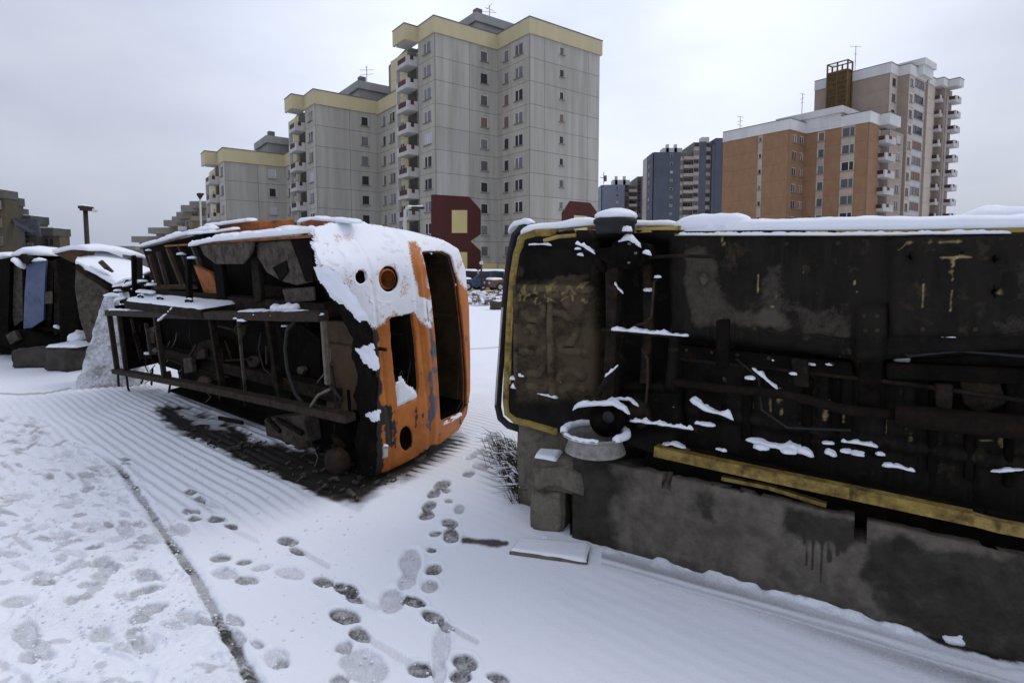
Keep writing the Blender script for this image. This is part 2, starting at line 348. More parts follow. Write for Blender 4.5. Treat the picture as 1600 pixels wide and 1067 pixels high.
    bare = np.maximum(bare, kw * (.58 + .10 * along) * sstep(690, 740, PY) * (.70 + .5 * fbm(X * 5, Y * 5, 4, 4)) + .22 * sstep(.07, .03, dw) * sstep(.5, .7, fbm(X * 9, Y * 9, 97, 3)) * sstep(720, 760, PY))
    # bare wet ground sheltered under the orange van, its shade painted in as well
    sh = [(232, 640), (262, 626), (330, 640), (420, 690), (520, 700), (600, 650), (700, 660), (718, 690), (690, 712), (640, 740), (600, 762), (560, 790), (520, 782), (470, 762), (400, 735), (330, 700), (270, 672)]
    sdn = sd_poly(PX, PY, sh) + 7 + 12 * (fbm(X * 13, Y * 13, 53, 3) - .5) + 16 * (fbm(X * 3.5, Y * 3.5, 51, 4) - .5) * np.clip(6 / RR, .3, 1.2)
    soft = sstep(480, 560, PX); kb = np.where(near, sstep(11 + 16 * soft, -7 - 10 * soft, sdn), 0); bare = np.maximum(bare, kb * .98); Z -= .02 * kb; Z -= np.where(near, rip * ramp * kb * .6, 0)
    sh2 = [(250, 640), (300, 655), (420, 700), (415, 715), (330, 668), (262, 655)]       # lick of snow blown under it
    k2 = sstep(8, -5, sd_poly(PX, PY, [(268, 634), (300, 636), (350, 658), (360, 672), (330, 668), (285, 650)]) + 8 * (fbm(X * 6, Y * 6, 8, 3) - .5)); bare = bare * (1 - .55 * np.where(near, k2, 0) * sstep(.35, .6, fbm(X * 8, Y * 8, 58, 3)))
    # dirt and thin snow along the foot of the concrete wall, bare strip under it
    foot = [(830, 838), (900, 838), (1100, 885), (1300, 945), (1460, 993), (1640, 1050)]
    dfoot = sd_line(PX, PY, foot); below = PY - np.interp(PX, [p[0] for p in foot], [p[1] for p in foot])
    k3 = np.where(near & (PX > 840) & (below > -60), sstep(16, 2, below) * (1 if True else 0), 0)
    nz3 = fbm(X * 9, Y * 9, 61, 4)
    bare = np.maximum(bare, np.where(near & (PX > 890) & (below > -70), .97 * sstep(9, -2, below + 30 * (nz3 - .5)) * sstep(-70, -45, below), 0))
    band = np.where(near & (PX > 940), np.exp(-((below - 26 - .03 * (PX - 940)) / (14 + .03 * (PX - 940))) ** 2), 0)
    bare = np.maximum(bare, band * sstep(.40, .62, fbm(X * 3 + Y * 5, Y * 12 + X * 7, 63, 5)) * .52)
    Z += np.where(near & (PX > 930), .028 * np.exp(-((below - 10) / 9.0) ** 2) * sstep(.45, .7, fbm(X * 7, Y * 7, 65, 3)), 0)
    bare = np.maximum(bare, np.where(near, .8 * sstep(9, 2, sd_line(PX, PY, [(725, 846), (760, 849), (790, 851)]) + 10 * (nz3 - .5)), 0))
    # ripples heavier beside the dead grass
    k4 = np.where(near, np.exp(-((PX - 772) / 26) ** 2 - ((PY - 715) / 45) ** 2), 0)
    rp2 = np.sin(2 * np.pi * (perp + wob) / .09); Z += .012 * k4 * rp2; bare = np.maximum(bare, k4 * .8 * sstep(.1, .9, -rp2))
    k5 = np.where(near, sstep(26, 0, sd_line(PX, PY, [(640, 735), (700, 700), (716, 688)])), 0); bare = np.maximum(bare, k5 * .9 * sstep(.0, .6, -rp2))
    # thin line across the far snow
    bare = np.maximum(bare, np.where(near, .5 * sstep(2.4, .6, sd_line(PX, PY, [(-40, 612), (30, 616), (70, 614), (110, 606)])), 0))
    bare = np.maximum(bare, np.where(near, .4 * sstep(2.0, .5, sd_line(PX, PY, [(728, 545), (757, 544), (790, 541)])), 0))
    # rubble strip by the parked cars is patchy
    far = (RR > 22) & (RR < 60)
    bare = np.where(far, np.maximum(bare, .8 * sstep(.56, .66, fbm(X * 1.6, Y * .8, 71, 4)) * sstep(24, 28, RR) * (1 - sstep(36, 44, RR))), bare)
    Z = Z + np.where(far, .22 * sstep(24, 28, RR) * (1 - sstep(33, 38, RR)) * fbm(X * 1.2, Y * 1.2, 72, 4), 0)
    V = np.stack([X, Y, Z], -1).reshape(-1, 3)
    i, j = np.meshgrid(np.arange(nr - 1), np.arange(nth), indexing='ij'); j2 = (j + 1) % nth
    F = np.stack([i * nth + j, i * nth + j2, (i + 1) * nth + j2, (i + 1) * nth + j], -1).reshape(-1, 4)
    me = bpy.data.meshes.new('ground'); me.vertices.add(len(V)); me.vertices.foreach_set('co', V.ravel())
    me.loops.add(F.size); me.loops.foreach_set('vertex_index', F[:, ::-1].ravel().astype(np.int32)); me.polygons.add(len(F))
    me.polygons.foreach_set('loop_start', np.arange(0, F.size, 4, dtype=np.int32)); me.polygons.foreach_set('loop_total', np.full(len(F), 4, np.int32))
    me.polygons.foreach_set('use_smooth', np.ones(len(F), bool)); me.update(calc_edges=True)
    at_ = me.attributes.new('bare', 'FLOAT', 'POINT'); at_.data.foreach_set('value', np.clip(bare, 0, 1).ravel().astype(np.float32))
    return me
def ground_mat():
    m, t, b = newmat('snowy_ground'); Lk = t.links.new
    geo = N(t, 'ShaderNodeNewGeometry'); a = N(t, 'ShaderNodeAttribute', attribute_name='bare')
    n1 = N(t, 'ShaderNodeTexNoise'); n1.inputs['Scale'].default_value = 95; n1.inputs['Detail'].default_value = 8; n1.inputs['Roughness'].default_value = .75
    n2 = N(t, 'ShaderNodeTexNoise'); n2.inputs['Scale'].default_value = 9; n2.inputs['Detail'].default_value = 6
    for n in (n1, n2): Lk(geo.outputs['Position'], n.inputs['Vector'])
    # grainy threshold: bare + (noise-.5)*amount
    ma = N(t, 'ShaderNodeMath', operation='MULTIPLY_ADD'); Lk(n1.outputs[0], ma.inputs[0]); ma.inputs[1].default_value = .62; ma.inputs[2].default_value = -.31
    sm = N(t, 'ShaderNodeMath', operation='ADD'); Lk(ma.outputs[0], sm.inputs[0]); Lk(a.outputs['Fac'], sm.inputs[1])
    r = N(t, 'ShaderNodeMapRange'); r.inputs['From Min'].default_value = .12; r.inputs['From Max'].default_value = .95; Lk(sm.outputs[0], r.inputs['Value'])
    soil = N(t, 'ShaderNodeMix', data_type='RGBA'); soil.inputs[6].default_value = (.011, .0095, .008, 1); soil.inputs[7].default_value = (.032, .028, .024, 1)  # near-black soil, taking in the shade under the orange van
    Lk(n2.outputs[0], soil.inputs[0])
    # packed grey slush between snow and soil
    cr = N(t, 'ShaderNodeValToRGB'); e = cr.color_ramp.elements; e[0].position = 0; e[0].color = (*SNOWC, 1); e[1].position = 1; e[1].color = (0, 0, 0, 1)
    e1 = cr.color_ramp.elements.new(.38); e1.color = (.50, .51, .54, 1)
    e2 = cr.color_ramp.elements.new(.7); e2.color = (.20, .19, .185, 1)
    Lk(r.outputs[0], cr.inputs[0])
    k = N(t, 'ShaderNodeMapRange'); k.inputs['From Min'].default_value = .62; k.inputs['From Max'].default_value = .95; Lk(r.outputs[0], k.inputs['Value'])
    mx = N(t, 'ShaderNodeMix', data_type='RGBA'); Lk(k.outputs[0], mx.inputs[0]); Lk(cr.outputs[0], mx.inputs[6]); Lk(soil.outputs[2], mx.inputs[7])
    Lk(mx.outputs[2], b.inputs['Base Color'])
    rg = N(t, 'ShaderNodeMapRange'); rg.inputs['To Min'].default_value = .8; rg.inputs['To Max'].default_value = .55; Lk(r.outputs[0], rg.inputs['Value']); Lk(rg.outputs[0], b.inputs['Roughness'])
    b.inputs['Specular IOR Level'].default_value = .25
    bp = N(t, 'ShaderNodeBump'); bp.inputs['Strength'].default_value = .45; bp.inputs['Distance'].default_value = .008
    n3 = N(t, 'ShaderNodeTexNoise'); n3.inputs['Scale'].default_value = 45; n3.inputs['Detail'].default_value = 8; n3.inputs['Roughness'].default_value = .7; Lk(geo.outputs['Position'], n3.inputs['Vector'])
    Lk(n3.outputs[0], bp.inputs['Height']); Lk(bp.outputs[0], b.inputs['Normal'])
    return m
M['ground'] = ground_mat()
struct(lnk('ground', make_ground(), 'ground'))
# distant snowy hills
def hills(name, y0, x0, x1, hmax, seed, mat):
    n = 120; xs = np.linspace(x0, x1, n); vs = []; fs = []
    for k, yy in enumerate((0, 120, 300, 700)):
        h = hmax * (.25 + fbm(xs / 260 + k * .2, xs * 0 + k * .3, seed, 4)) * (0, .55, 1, .9)[k] * np.sin(np.pi * np.linspace(.02, .98, n)) ** .5
        vs += [(x, y0 + yy, -6 + hh) for x, hh in zip(xs, h)]
    for k in range(3):
        for i in range(n - 1): fs.append((k * n + i, k * n + i + 1, (k + 1) * n + i + 1, (k + 1) * n + i))
    me = bpy.data.meshes.new(name); me.from_pydata(vs, [], fs); struct(lnk(name, me, mat, smooth=True))
M['hill'] = dirty('snowy_hillside', (.16, .17, .20), (.62, .64, .70), .9, .02, bump=0)
hills('hills', 900, -1500, 200, 44, 4, 'hill')

# ============================================================ BUILDINGS
from mathutils.geometry import tessellate_polygon
V2 = lambda x, y: Vector((x, y))
DR = V2(math.sin(R(53)), math.cos(R(53)))        # facade directions: right-away and left-away
DL = V2(-math.sin(R(37)), math.cos(R(37)))
def along(P, d, px, z):
    """distance along d from P (plan) until the vertical there shows at photo column px"""
    k = (px - 800) / FPX; c = k * (P.y * CP - (z - EYE) * SP)
    return (c - P.x) / (d.x - k * d.y * CP)
CACHE = {}
def panel_mesh(wd, h, holes, th, mat):
    key = ('p', round(wd, 3), round(h, 3), tuple(tuple(round(q, 3) for q in x) for x in holes), th, mat)
    if key in CACHE: return CACHE[key]
    xs = sorted({0, wd} | {q for x in holes for q in (x[0], x[1])}); zs = sorted({0, h} | {q for x in holes for q in (x[2], x[3])})
    def solid(i, j):
        if i < 0 or j < 0 or i >= len(xs) - 1 or j >= len(zs) - 1: return False
        cx = (xs[i] + xs[i + 1]) / 2; cz = (zs[j] + zs[j + 1]) / 2
        return not any(a < cx < b and c < cz < d for a, b, c, d in holes)
    b = MB()
    for i in range(len(xs) - 1):
        for j in range(len(zs) - 1):
            if not solid(i, j): continue
            x0, x1, z0, z1 = xs[i], xs[i + 1], zs[j], zs[j + 1]
            b.add([(x0, -th, z0), (x1, -th, z0), (x1, -th, z1), (x0, -th, z1)], [(0, 1, 2, 3)])
            if not solid(i - 1, j): b.add([(x0, 0, z0), (x0, -th, z0), (x0, -th, z1), (x0, 0, z1)], [(0, 1, 2, 3)])
            if not solid(i + 1, j): b.add([(x1, -th, z0), (x1, 0, z0), (x1, 0, z1), (x1, -th, z1)], [(0, 1, 2, 3)])
            if not solid(i, j - 1): b.add([(x0, 0, z0), (x1, 0, z0), (x1, -th, z0), (x0, -th, z0)], [(0, 1, 2, 3)])
            if not solid(i, j + 1): b.add([(x0, -th, z1), (x1, -th, z1), (x1, 0, z1), (x0, 0, z1)], [(0, 1, 2, 3)])
    me = b.mesh('panel'); me.materials.append(M[mat]); CACHE[key] = me; return me
def win_mesh(wd, h, mull, mat):
    key = ('w', round(wd, 3), round(h, 3), mull, mat)
    if key in CACHE: return CACHE[key]
    b = MB(); t = min(.09, wd * .12)
    b.box(0, t, -.04, .04, 0, h); b.box(wd - t, wd, -.04, .04, 0, h); b.box(t, wd - t, -.04, .04, 0, t); b.box(t, wd - t, -.04, .04, h - t, h)
    for m in mull: b.box(wd * m - t * .7, wd * m + t * .7, -.045, .038, t, h - t)
    me = b.mesh('window'); me.materials.append(M[mat]); CACHE[key] = me; return me
def plate_mesh(kind, wd, h, y, mat):
    key = (kind, round(wd, 3), round(h, 3), y, mat)
    if key in CACHE: return CACHE[key]
    b = MB()
    if kind == 'pane': b.box(.03, wd - .03, y, y + .02, .03, h - .03)
    else: b.box(-.08, wd + .08, y - .12, y + .1, -.07, 0)
    me = b.mesh(kind); me.materials.append(M[mat]); CACHE[key] = me; return me
def place(name, me, parent, loc, rz=0):
    o = bpy.data.objects.new(name, me); COL.objects.link(o); o.parent = parent; o.location = loc; o.rotation_euler = (0, 0, rz); return o
wr = random.Random(3)
def window(b, P, rz, z, wd, h, mull=(.5,), frame='wframe', panes=None, depth=-.02, sill=True):
    """P: plan position of the left jamb on the wall plane, local to building b"""
    wo = place('window', win_mesh(wd, h, mull, frame), b, (P.x, P.y, z), rz)
    pm = wr.choice(panes or ['pane_dark'] * 6 + ['pane_mid'] * 3 + ['blindg', 'blind', 'pane_light'])
    place('pane', plate_mesh('pane', wd, h, .0, pm), wo, (0, 0, 0))
    if sill: place('sill', plate_mesh('sill', wd, h, -.16, 'sill'), wo, (0, 0, 0))
    return wo
def facade(b, P0, P1, z0, nst, sh, panels, wins, th=.12, gap=.022, skip=()):
    """P0->P1 left to right seen from outside; panels [(s0,s1,mat)], wins [dict(s,w,z,h,...)] repeated each storey"""
    t = (P1 - P0).normalized(); rz = math.atan2(t.y, t.x)
    for k in range(nst):
        z = z0 + k * sh
        for s0, s1, mat in panels:
            hl = [(q['s'] - s0 - gap, q['s'] + q['w'] - s0 - gap, q['z'] - gap, q['z'] + q['h'] - gap) for q in wins if s0 <= q['s'] and q['s'] + q['w'] <= s1 and k not in q.get('skip', ())]
            p = P0 + t * (s0 + gap)
            place('panel', panel_mesh(s1 - s0 - 2 * gap, sh - 2 * gap, hl, th, mat), b, (p.x, p.y, z + gap), rz)
        for q in wins:
            if k in q.get('skip', ()): continue
            p = P0 + t * q['s']
            p = p + V2(t.y, -t.x) * .05
            window(b, p, rz, z + q['z'], q['w'], q['h'], q.get('mull', (.5,)), q.get('frame', 'wframe'), q.get('panes'))
def core(b, poly, z0, z1, mat, name='core'):
    m = MB(); m.prism([(p.x, p.y) for p in poly], lambda a, c, d: (a, c, d), z0, z1)
    me = m.mesh(name); recalc(me); return lnk(name, me, mat, b)
def parapet(b, pts, z0, z1, mat, over=.3, th=.3, cop=True, name='parapet', closed=False):
    """band of wall round the roof edge through plan points pts (left to right seen from outside), one part a stretch"""
    n = len(pts); offs = []
    for i in range(n):
        ns = []
        if i > 0: t = (pts[i] - pts[i - 1]).normalized(); ns.append(V2(t.y, -t.x))
        if i < n - 1: t = (pts[i + 1] - pts[i]).normalized(); ns.append(V2(t.y, -t.x))
        if len(ns) == 2:
            m = (ns[0] + ns[1]); m = m / (1 + ns[0].dot(ns[1])) if 1 + ns[0].dot(ns[1]) > .05 else ns[0]
        else: m = ns[0]
        offs.append(m)
    O = [p + m * over for p, m in zip(pts, offs)]; I = [p + m * (over - th) for p, m in zip(pts, offs)]
    for i in range(n - 1):
        m = MB(); m.prism([(q.x, q.y) for q in (O[i], O[i + 1], I[i + 1], I[i])], lambda a, c, d: (a, c, d), z0, z1 - .02)
        me = m.mesh(name); recalc(me); o = lnk(name, me, mat, b)
        if cop:
            E_ = [p + m_ * (over + .05) for p, m_ in zip(pts, offs)]; J_ = [p + m_ * (over - th - .05) for p, m_ in zip(pts, offs)]
            c = MB(); c.prism([(q.x, q.y) for q in (E_[i], E_[i + 1], J_[i + 1], J_[i])], lambda a, cc, d: (a, cc, d), z1 - .015, z1 + .1)
            me = c.mesh('coping'); recalc(me); lnk('coping', me, 'coping', o)
    return O
def balcony_mesh(p, q, notch=True):
    key = ('balc', round(p, 2), round(q, 2), notch)
    if key in CACHE: return CACHE[key]
    b = MB(); h = 1.0; t = .12
    b.box(0, p, 0, q, -.16, 0)                                   # slab: x along the building's right direction, y along its left direction
    a, c = p * .28, p * .58
    if notch:
        b.box(0, a, 0, t, 0.002, h); b.box(c, p, 0, t, .002, h); b.box(a, c, 0, t, .002, h * .5)
    else: b.box(0, p, 0, t, .002, h)
    b.box(0, t, t, q * .12, .002, h); b.box(0, t, q * .88, q, .002, h); b.box(0, t, q * .12, q * .88, .002, .3)
    b.box(t, p, q - t, q, .002, h)
    b.box(0, .5, q + .002, q + .14, -1.7, 1.0)                      # end fin
    me = b.mesh('balcony'); me.materials.append(M['balc']); CACHE[key] = me
    b = MB(); b.box(.03, .09, q * .12, q * .88, .3, .95)
    me2 = b.mesh('infill'); me2.materials.append(M['balc_in']); CACHE[key + ('i',)] = me2
    b = MB(); b.box(a + .02, c - .02, .03, .3, h * .5, h * 1.05)
    me3 = b.mesh('flower_box'); me3.materials.append(M['balc_in']); CACHE[key + ('f',)] = me3
    return me
def balcony(b, J, ux, p, q, z, clutter=0):
    """J: plan corner; ux: plan direction of p; q runs 90 deg to the left of ux"""
    rz = math.atan2(ux.y, ux.x); o = place('balcony', balcony_mesh(p, q), b, (J.x, J.y, z), rz)
    key = ('balc', round(p, 2), round(q, 2), True)
    place('infill_board', CACHE[key + ('i',)], o, (0, 0, 0)); place('flower_box', CACHE[key + ('f',)], o, (0, 0, 0))
    return o
def antenna(b, P, z, h, seed):
    q = random.Random(seed); m = MB(); m.tube([(P.x, P.y, z), (P.x, P.y, z + h)], .05, 5)
    for k in range(3):
        a = q.uniform(0, 3.14); zz = z + h * (.62 + .17 * k); L_ = q.uniform(.5, 1.1)
        m.tube([(P.x - L_ * math.cos(a), P.y - L_ * math.sin(a), zz), (P.x + L_ * math.cos(a), P.y + L_ * math.sin(a), zz + q.uniform(-.1, .3))], .03, 4)
    m.build('antenna', 'coping', b)
def penthouse(b, P, dx, dy, lx, ly, z, h, mat='penthouse', chim=True, door=True):
    """roof cabin: corner P, sides lx along dx and ly along dy, slab on top"""
    c = [P, P + dx * lx, P + dx * lx + dy * ly, P + dy * ly]
    o = core(b, c, z, z + h, mat, 'roof_cabin')
    e = .35; cc = [P - dx * e - dy * e, P + dx * (lx + e) - dy * e, P + dx * (lx + e) + dy * (ly + e), P - dx * e + dy * (ly + e)]
    core(o, cc, z + h + .003, z + h + 1.1, 'penthouse' if mat == 'penthouse' else mat, 'roof_slab')
    if chim: core(o, [P + dx * .2 + dy * .2, P + dx * 1.1 + dy * .2, P + dx * 1.1 + dy * 1.1, P + dx * .2 + dy * 1.1], z + h + 1.103, z + h + 1.9, 'coping', 'chimney')
    if door:
        q = P + dx * (lx * .5); n = V2(dx.y, -dx.x); m = MB(); m.prism([tuple(x) for x in (q + n * .03, q + dx * .9 + n * .03, q + dx * .9 - n * .02, q - n * .02)], lambda a, c_, d: (a, c_, d), z + .3, z + 2.2); m.build('door', 'blind', o)
    return o
SH = 2.75
def grey_tower(name, label, pxA, pyA, D, pxI, pxJ, pxK, pxB, pxC, pxR, nst, letters=None, lens=None, ant=()):
    A3 = at(pxA, pyA, D); zt = A3.z; zp = zt - 1.85                      # parapet top and bottom
    Aw = V2(A3.x, A3.y); base = empty(name, (Aw.x, Aw.y, 0)); o2 = lambda P: P - Aw
    lI = along(Aw, DL, pxI, zt); I = Aw + DL * lI
    lJ = along(I, -DR, pxJ, zt); J = I - DR * lJ
    lK = along(J, DL, pxK, zt); lK = max(lK, 3.0)
    lB = along(Aw, DR, pxB, zt); B = Aw + DR * lB
    if lens: lC, lR = lens
    else: lC = along(B, -DL, pxC, zt); 
    C = B - DL * lC
    if not lens: lR = along(C, DR, pxR, zt)
    E = C + DR * lR
    K = J + DL * lK
    z0 = zp - nst * SH
    back = DL * 12
    IR = I + DR * 1.3; KR = IR + DL * lK; KB = I + DL * lK                 # loggia recess
    poly = [o2(p) for p in (Aw, B, C, E, E + DL * 16, KB + DL * 8 + DR * 1, KB, KR, IR, I)]
    core(base, poly, z0 - 3, zp, 'joint'); core(base, poly, zp + .003, zp + .5, 'coping', 'roof')
    z = lambda px, P, d: along(P, d, px, zp)
    # B face (faces right-front)
    s1, s2 = z(pxA + (749.5 - 679) / (777.6 - 679) * (pxB - pxA), Aw, DR), z(pxA + (761.5 - 679) / (777.6 - 679) * (pxB - pxA), Aw, DR)
    sp = lB * .52
    facade(base, o2(Aw), o2(B), z0, nst, SH, [(0, sp, 'concrete'), (sp, lB - .05, 'concrete')], [dict(s=s1, w=s2 - s1, z=.83, h=1.36, mull=())])
    # left wall with window, seen from outside it runs I -> A
    facade(base, o2(I), o2(Aw), z0, nst, SH, [(0, lI, 'concrete_side')], [dict(s=lI * .34, w=lI * .46, z=.8, h=1.42, mull=(.42,))])
    # loggia back wall and cheek
    facade(base, o2(KR), o2(IR), z0, nst, SH, [(0, lK, 'concrete_side')], [dict(s=lK * .25, w=1.7, z=.1, h=2.1, mull=(.5,), frame='wdark')])
    facade(base, o2(IR), o2(I), z0, nst, SH, [(0, 1.3, 'concrete_side')], [])
    # wall beyond the loggia, ochre
    facade(base, o2(KB + DL * 5), o2(KB), z0, nst, SH, [(0, 5, 'parapet')], [dict(s=2.6, w=1.3, z=.8, h=1.4)])
    # re-entrant wall (faces left-front) B -> C
    facade(base, o2(B), o2(C), z0, nst, SH, [(0, lC - .02, 'concrete_side')], [dict(s=lC * .22, w=lC * .16, z=.8, h=1.42, mull=()), dict(s=lC * .57, w=lC * .25, z=.8, h=1.42, mull=(.45,))])
    # right wing face
    a1 = lR * .19; a2 = lR * .82; w1 = lR * .40
    facade(base, o2(C), o2(E), z0, nst, SH, [(0, a1, 'concrete'), (a1, a2, 'concrete'), (a2, lR, 'concrete')], [dict(s=w1, w=lR * .065, z=1.35, h=1.0, mull=())])
    facade(base, o2(E), o2(E + DL * 16), z0, nst, SH, [(0, 8, 'concrete_side'), (8, 16, 'concrete_side')], [dict(s=2, w=1.6, z=.8, h=1.4), dict(s=10, w=1.6, z=.8, h=1.4)])
    # parapet and roof overhang above the balconies
    parapet(base, [o2(p) for p in (K, J, I, Aw, B, C, E, E + DL * 16)], zp, zt, 'parapet')
    core(base, [o2(p) for p in (J + DR * .2, I + DR * .0, KB, K + DR * .2)], zp + .05, zp + .3, 'balc', 'balcony_roof')
    for k in range(nst):
        if abs(lJ) > .5: balcony(base, o2(J + DR * .25 + DL * .15), DR, lJ - .25, min(lK, 3.2), z0 + k * SH + .1)
    # bottom storeys painted yellow round the plinth
    Ph = Aw + DL * 9 + DR * 7
    penthouse(base, o2(B + DL * 2.0 - DR * 2), DR, DL, 9, 7, zp + .5, 3.3)
    for P, h, sd_ in ant: antenna(base, o2(B + DL * 4 - DR * P), zp + 4.9, h, sd_)
    tag(base, label, 'building')
    return base, Aw, B, C, E, z0, zp, (lC, lR)
def decal(b, Aw, P0, t, poly_px, holes_px, mat, off, name):
    """flat paint on the wall plane through P0 along t; outlines given in photo pixels"""
    n = Vector((t.y, -t.x, 0)); P3 = Vector((P0.x, P0.y, 0)) + n * off
    loops = [[onplane(px, py, P3, n) for px, py in L_] for L_ in [poly_px] + holes_px]
    flat = [p for l in loops for p in l]
    tri = tessellate_polygon(loops)
    me = bpy.data.meshes.new(name); me.from_pydata([(p.x - Aw.x, p.y - Aw.y, p.z) for p in flat], [], tri); recalc(me)
    return lnk(name, me, mat, b)

tw, tA, tB, tC, tE, tz0, tzp, tl = grey_tower('apartment_tower', 'tall grey concrete apartment tower with yellow parapet and a giant maroon letter B', 679, 27, 70.5, 654, 633, 618.5, 777.6, 828, 936.5, 11, ant=((-1.5, 2.6, 1),))
Bo = [(677.6, 304), (733, 307.5), (751.3, 328), (751.3, 366), (735, 377), (751.3, 392), (751.3, 431), (735, 447), (677.6, 447)]
decal(tw, tA, tA, DR, Bo, [], 'maroon', .135, 'painted_letter')
decal(tw, tA, tA, DR, [(706, 328.5), (730, 328.5), (730, 364), (706, 364)], [], 'yellowpaint', .14, 'painted_counter')
decal(tw, tA, tA, DR, [(706, 394), (730, 394), (730, 425), (706, 425)], [], 'yellowpaint', .14, 'painted_counter')
decal(tw, tA, tA, DR, [(751.5, 411), (776.5, 411), (776.5, 462), (722, 462), (735.5, 447.5), (751.5, 431.5)], [], 'yellowpaint', .137, 'painted_plinth')
decal(tw, tA, tC, DR, [(877.5, 333), (890, 314), (922.3, 317), (934.5, 333.5), (934.5, 365), (922.5, 377), (934.5, 390), (934.5, 431), (922, 446), (890, 446), (877.5, 431), (877.5, 390), (888, 377), (877.5, 365)], [], 'maroon', .135, 'painted_letter')
decal(tw, tA, tC, DR, [(897, 336.5), (917.5, 338), (917.5, 364), (897, 364)], [], 'yellowpaint', .14, 'painted_counter')
decal(tw, tA, tB, -DL, [(779, 414), (826, 414), (826, 458), (779, 458)], [], 'yellowpaint', .137, 'painted_plinth')
decal(tw, tA, tA, -DL, [(673.5, 304.5), (678.2, 304), (678.2, 447), (673.5, 447)], [], 'maroon', .135, 'painted_letter_edge')
grey_tower('apartment_block', 'mid height grey apartment block with yellow parapet left of the tower', 491.5, 141, 78, 477, 457.4, 449, 591.3, 0, 0, 9, lens=tl, ant=((0, 3, 2),))
grey_tower('apartment_block', 'lowest grey apartment block with yellow parapet, leftmost of the three', 350.5, 232, 84, 342, 322.4, 319, 446, 0, 0, 7, lens=tl)

# ---- orange brick block
def brick_block():
    C3 = at(1234, 186, 97); zt = C3.z; zp = zt - 1.75; P = V2(C3.x, C3.y); b = empty('brick_apartment_block', (P.x, P.y, 0)); o = lambda q: q - P
    l1 = along(P, DL, 1131, zt); A = P + DL * l1
    l2 = along(P, DR, 1258.5, zt); Q = P + DR * l2
    l3 = along(Q, -DL, 1358.5, zt); E = Q - DL * l3
    l4 = along(E, DR, 1373.6, zt); F = E + DR * l4
    l5 = along(F, -DL, 1388.8, zt); G_ = F - DL * l5
    l6 = 4.2; H_ = G_ + DR * l6; n = 9; z0 = zp - n * SH
    FR = F + DL * 1.2; HR = FR + DR * l6
    poly = [o(q) for q in (A, P, Q, E, F, FR, HR, F + DR * l6, F + DR * (l6 + 6), A + DR * (l2 + l4 + l6 + 6))]
    core(b, poly, z0 - 3, zp, 'joint'); core(b, poly, zp + .003, zp + .4, 'coping', 'roof')
    sx = lambda px, S, d: along(S, d, px, zp)
    a = l1 - sx(1185.6, P, DL); c = l1 - sx(1192.5, P, DL)
    facade(b, o(A), o(P), z0, n, SH, [(0, a, 'brick'), (a, c, 'brickpanel'), (c, l1 - .05, 'brick')], [dict(s=a + .1, w=c - a - .25, z=1.55, h=.8, mull=())], gap=.01)
    w1, w2, w3, w4 = [sx(p, P, DR) for p in (1238, 1244.5, 1249, 1255)]
    facade(b, o(P), o(Q), z0, n, SH, [(0, l2 - .05, 'brick')], [dict(s=w1, w=w2 - w1, z=.75, h=1.4), dict(s=w3, w=w4 - w3, z=.75, h=1.4)], gap=.01)
    w1, w2, w3, w4 = [sx(p, Q, -DL) for p in (1278, 1290, 1315.5, 1337.5)]
    facade(b, o(Q), o(E), z0, n, SH, [(0, w1, 'brick'), (w1, w2, 'brickpanel'), (w2, w3, 'brick'), (w3, w4, 'brickpanel'), (w4, l3 - .05, 'brick')],
           [dict(s=w1 + .06, w=w2 - w1 - .12, z=1.05, h=1.45, mull=(.08,), panes=['pane_dark', 'pane_mid', 'blind', 'blindg']), dict(s=w3 + .06, w=w4 - w3 - .12, z=1.05, h=1.5, mull=(.04, .62), panes=['pane_dark', 'pane_mid', 'blindg'])], gap=.01)
    facade(b, o(E), o(F), z0, n, SH, [(0, l4, 'brick')], [], gap=.01)
    facade(b, o(FR), o(HR), z0, n, SH, [(0, l6, 'tanlight')], [dict(s=.5, w=1.8, z=.1, h=2.1, frame='wdark')], gap=.01)
    facade(b, o(F + DR * l6), o(F + DR * (l6 + 6)), z0, n, SH, [(0, 6, 'tan')], [dict(s=3.2, w=1.6, z=.8, h=1.4)], gap=.01); facade(b, o(HR), o(F + DR * l6), z0, n, SH, [(0, 1.2, 'tanlight')], [], gap=.01)
    parapet(b, [o(q) for q in (A, P, Q, E, F, G_, H_)], zp, zt, 'whiteconc', cop=True)
    core(b, [o(q) for q in (F, G_, H_, F + DR * l6)], zp + .05, zp + .3, 'balc', 'balcony_roof')
    for k in range(n): balcony(b, o(G_ + DL * .2), DR, l6 - .2, l5 + .3, z0 + k * SH + .1)
    X = P + DR * 4.5 + DL * 9
    penthouse(b, o(P + DR * 5 + DL * 4.6), -DL, DR, 10.5, 6, zp + .4, 1.9, 'whiteconc', False, False)
    antenna(b, o(A + DR * 2 - DL * 2), zp + .4, 4.2, 8); antenna(b, o(P + DR * 8 + DL * 2), zp + 3.2, 4.6, 11)
    tag(b, 'orange brick apartment block with white parapet and beige window columns', 'building')
    return zp
brick_zp = brick_block()
M['stairsdark'] = dirty('dark_stair_flight', (.04, .026, .012), (.07, .045, .02), .8, 2, bump=0)
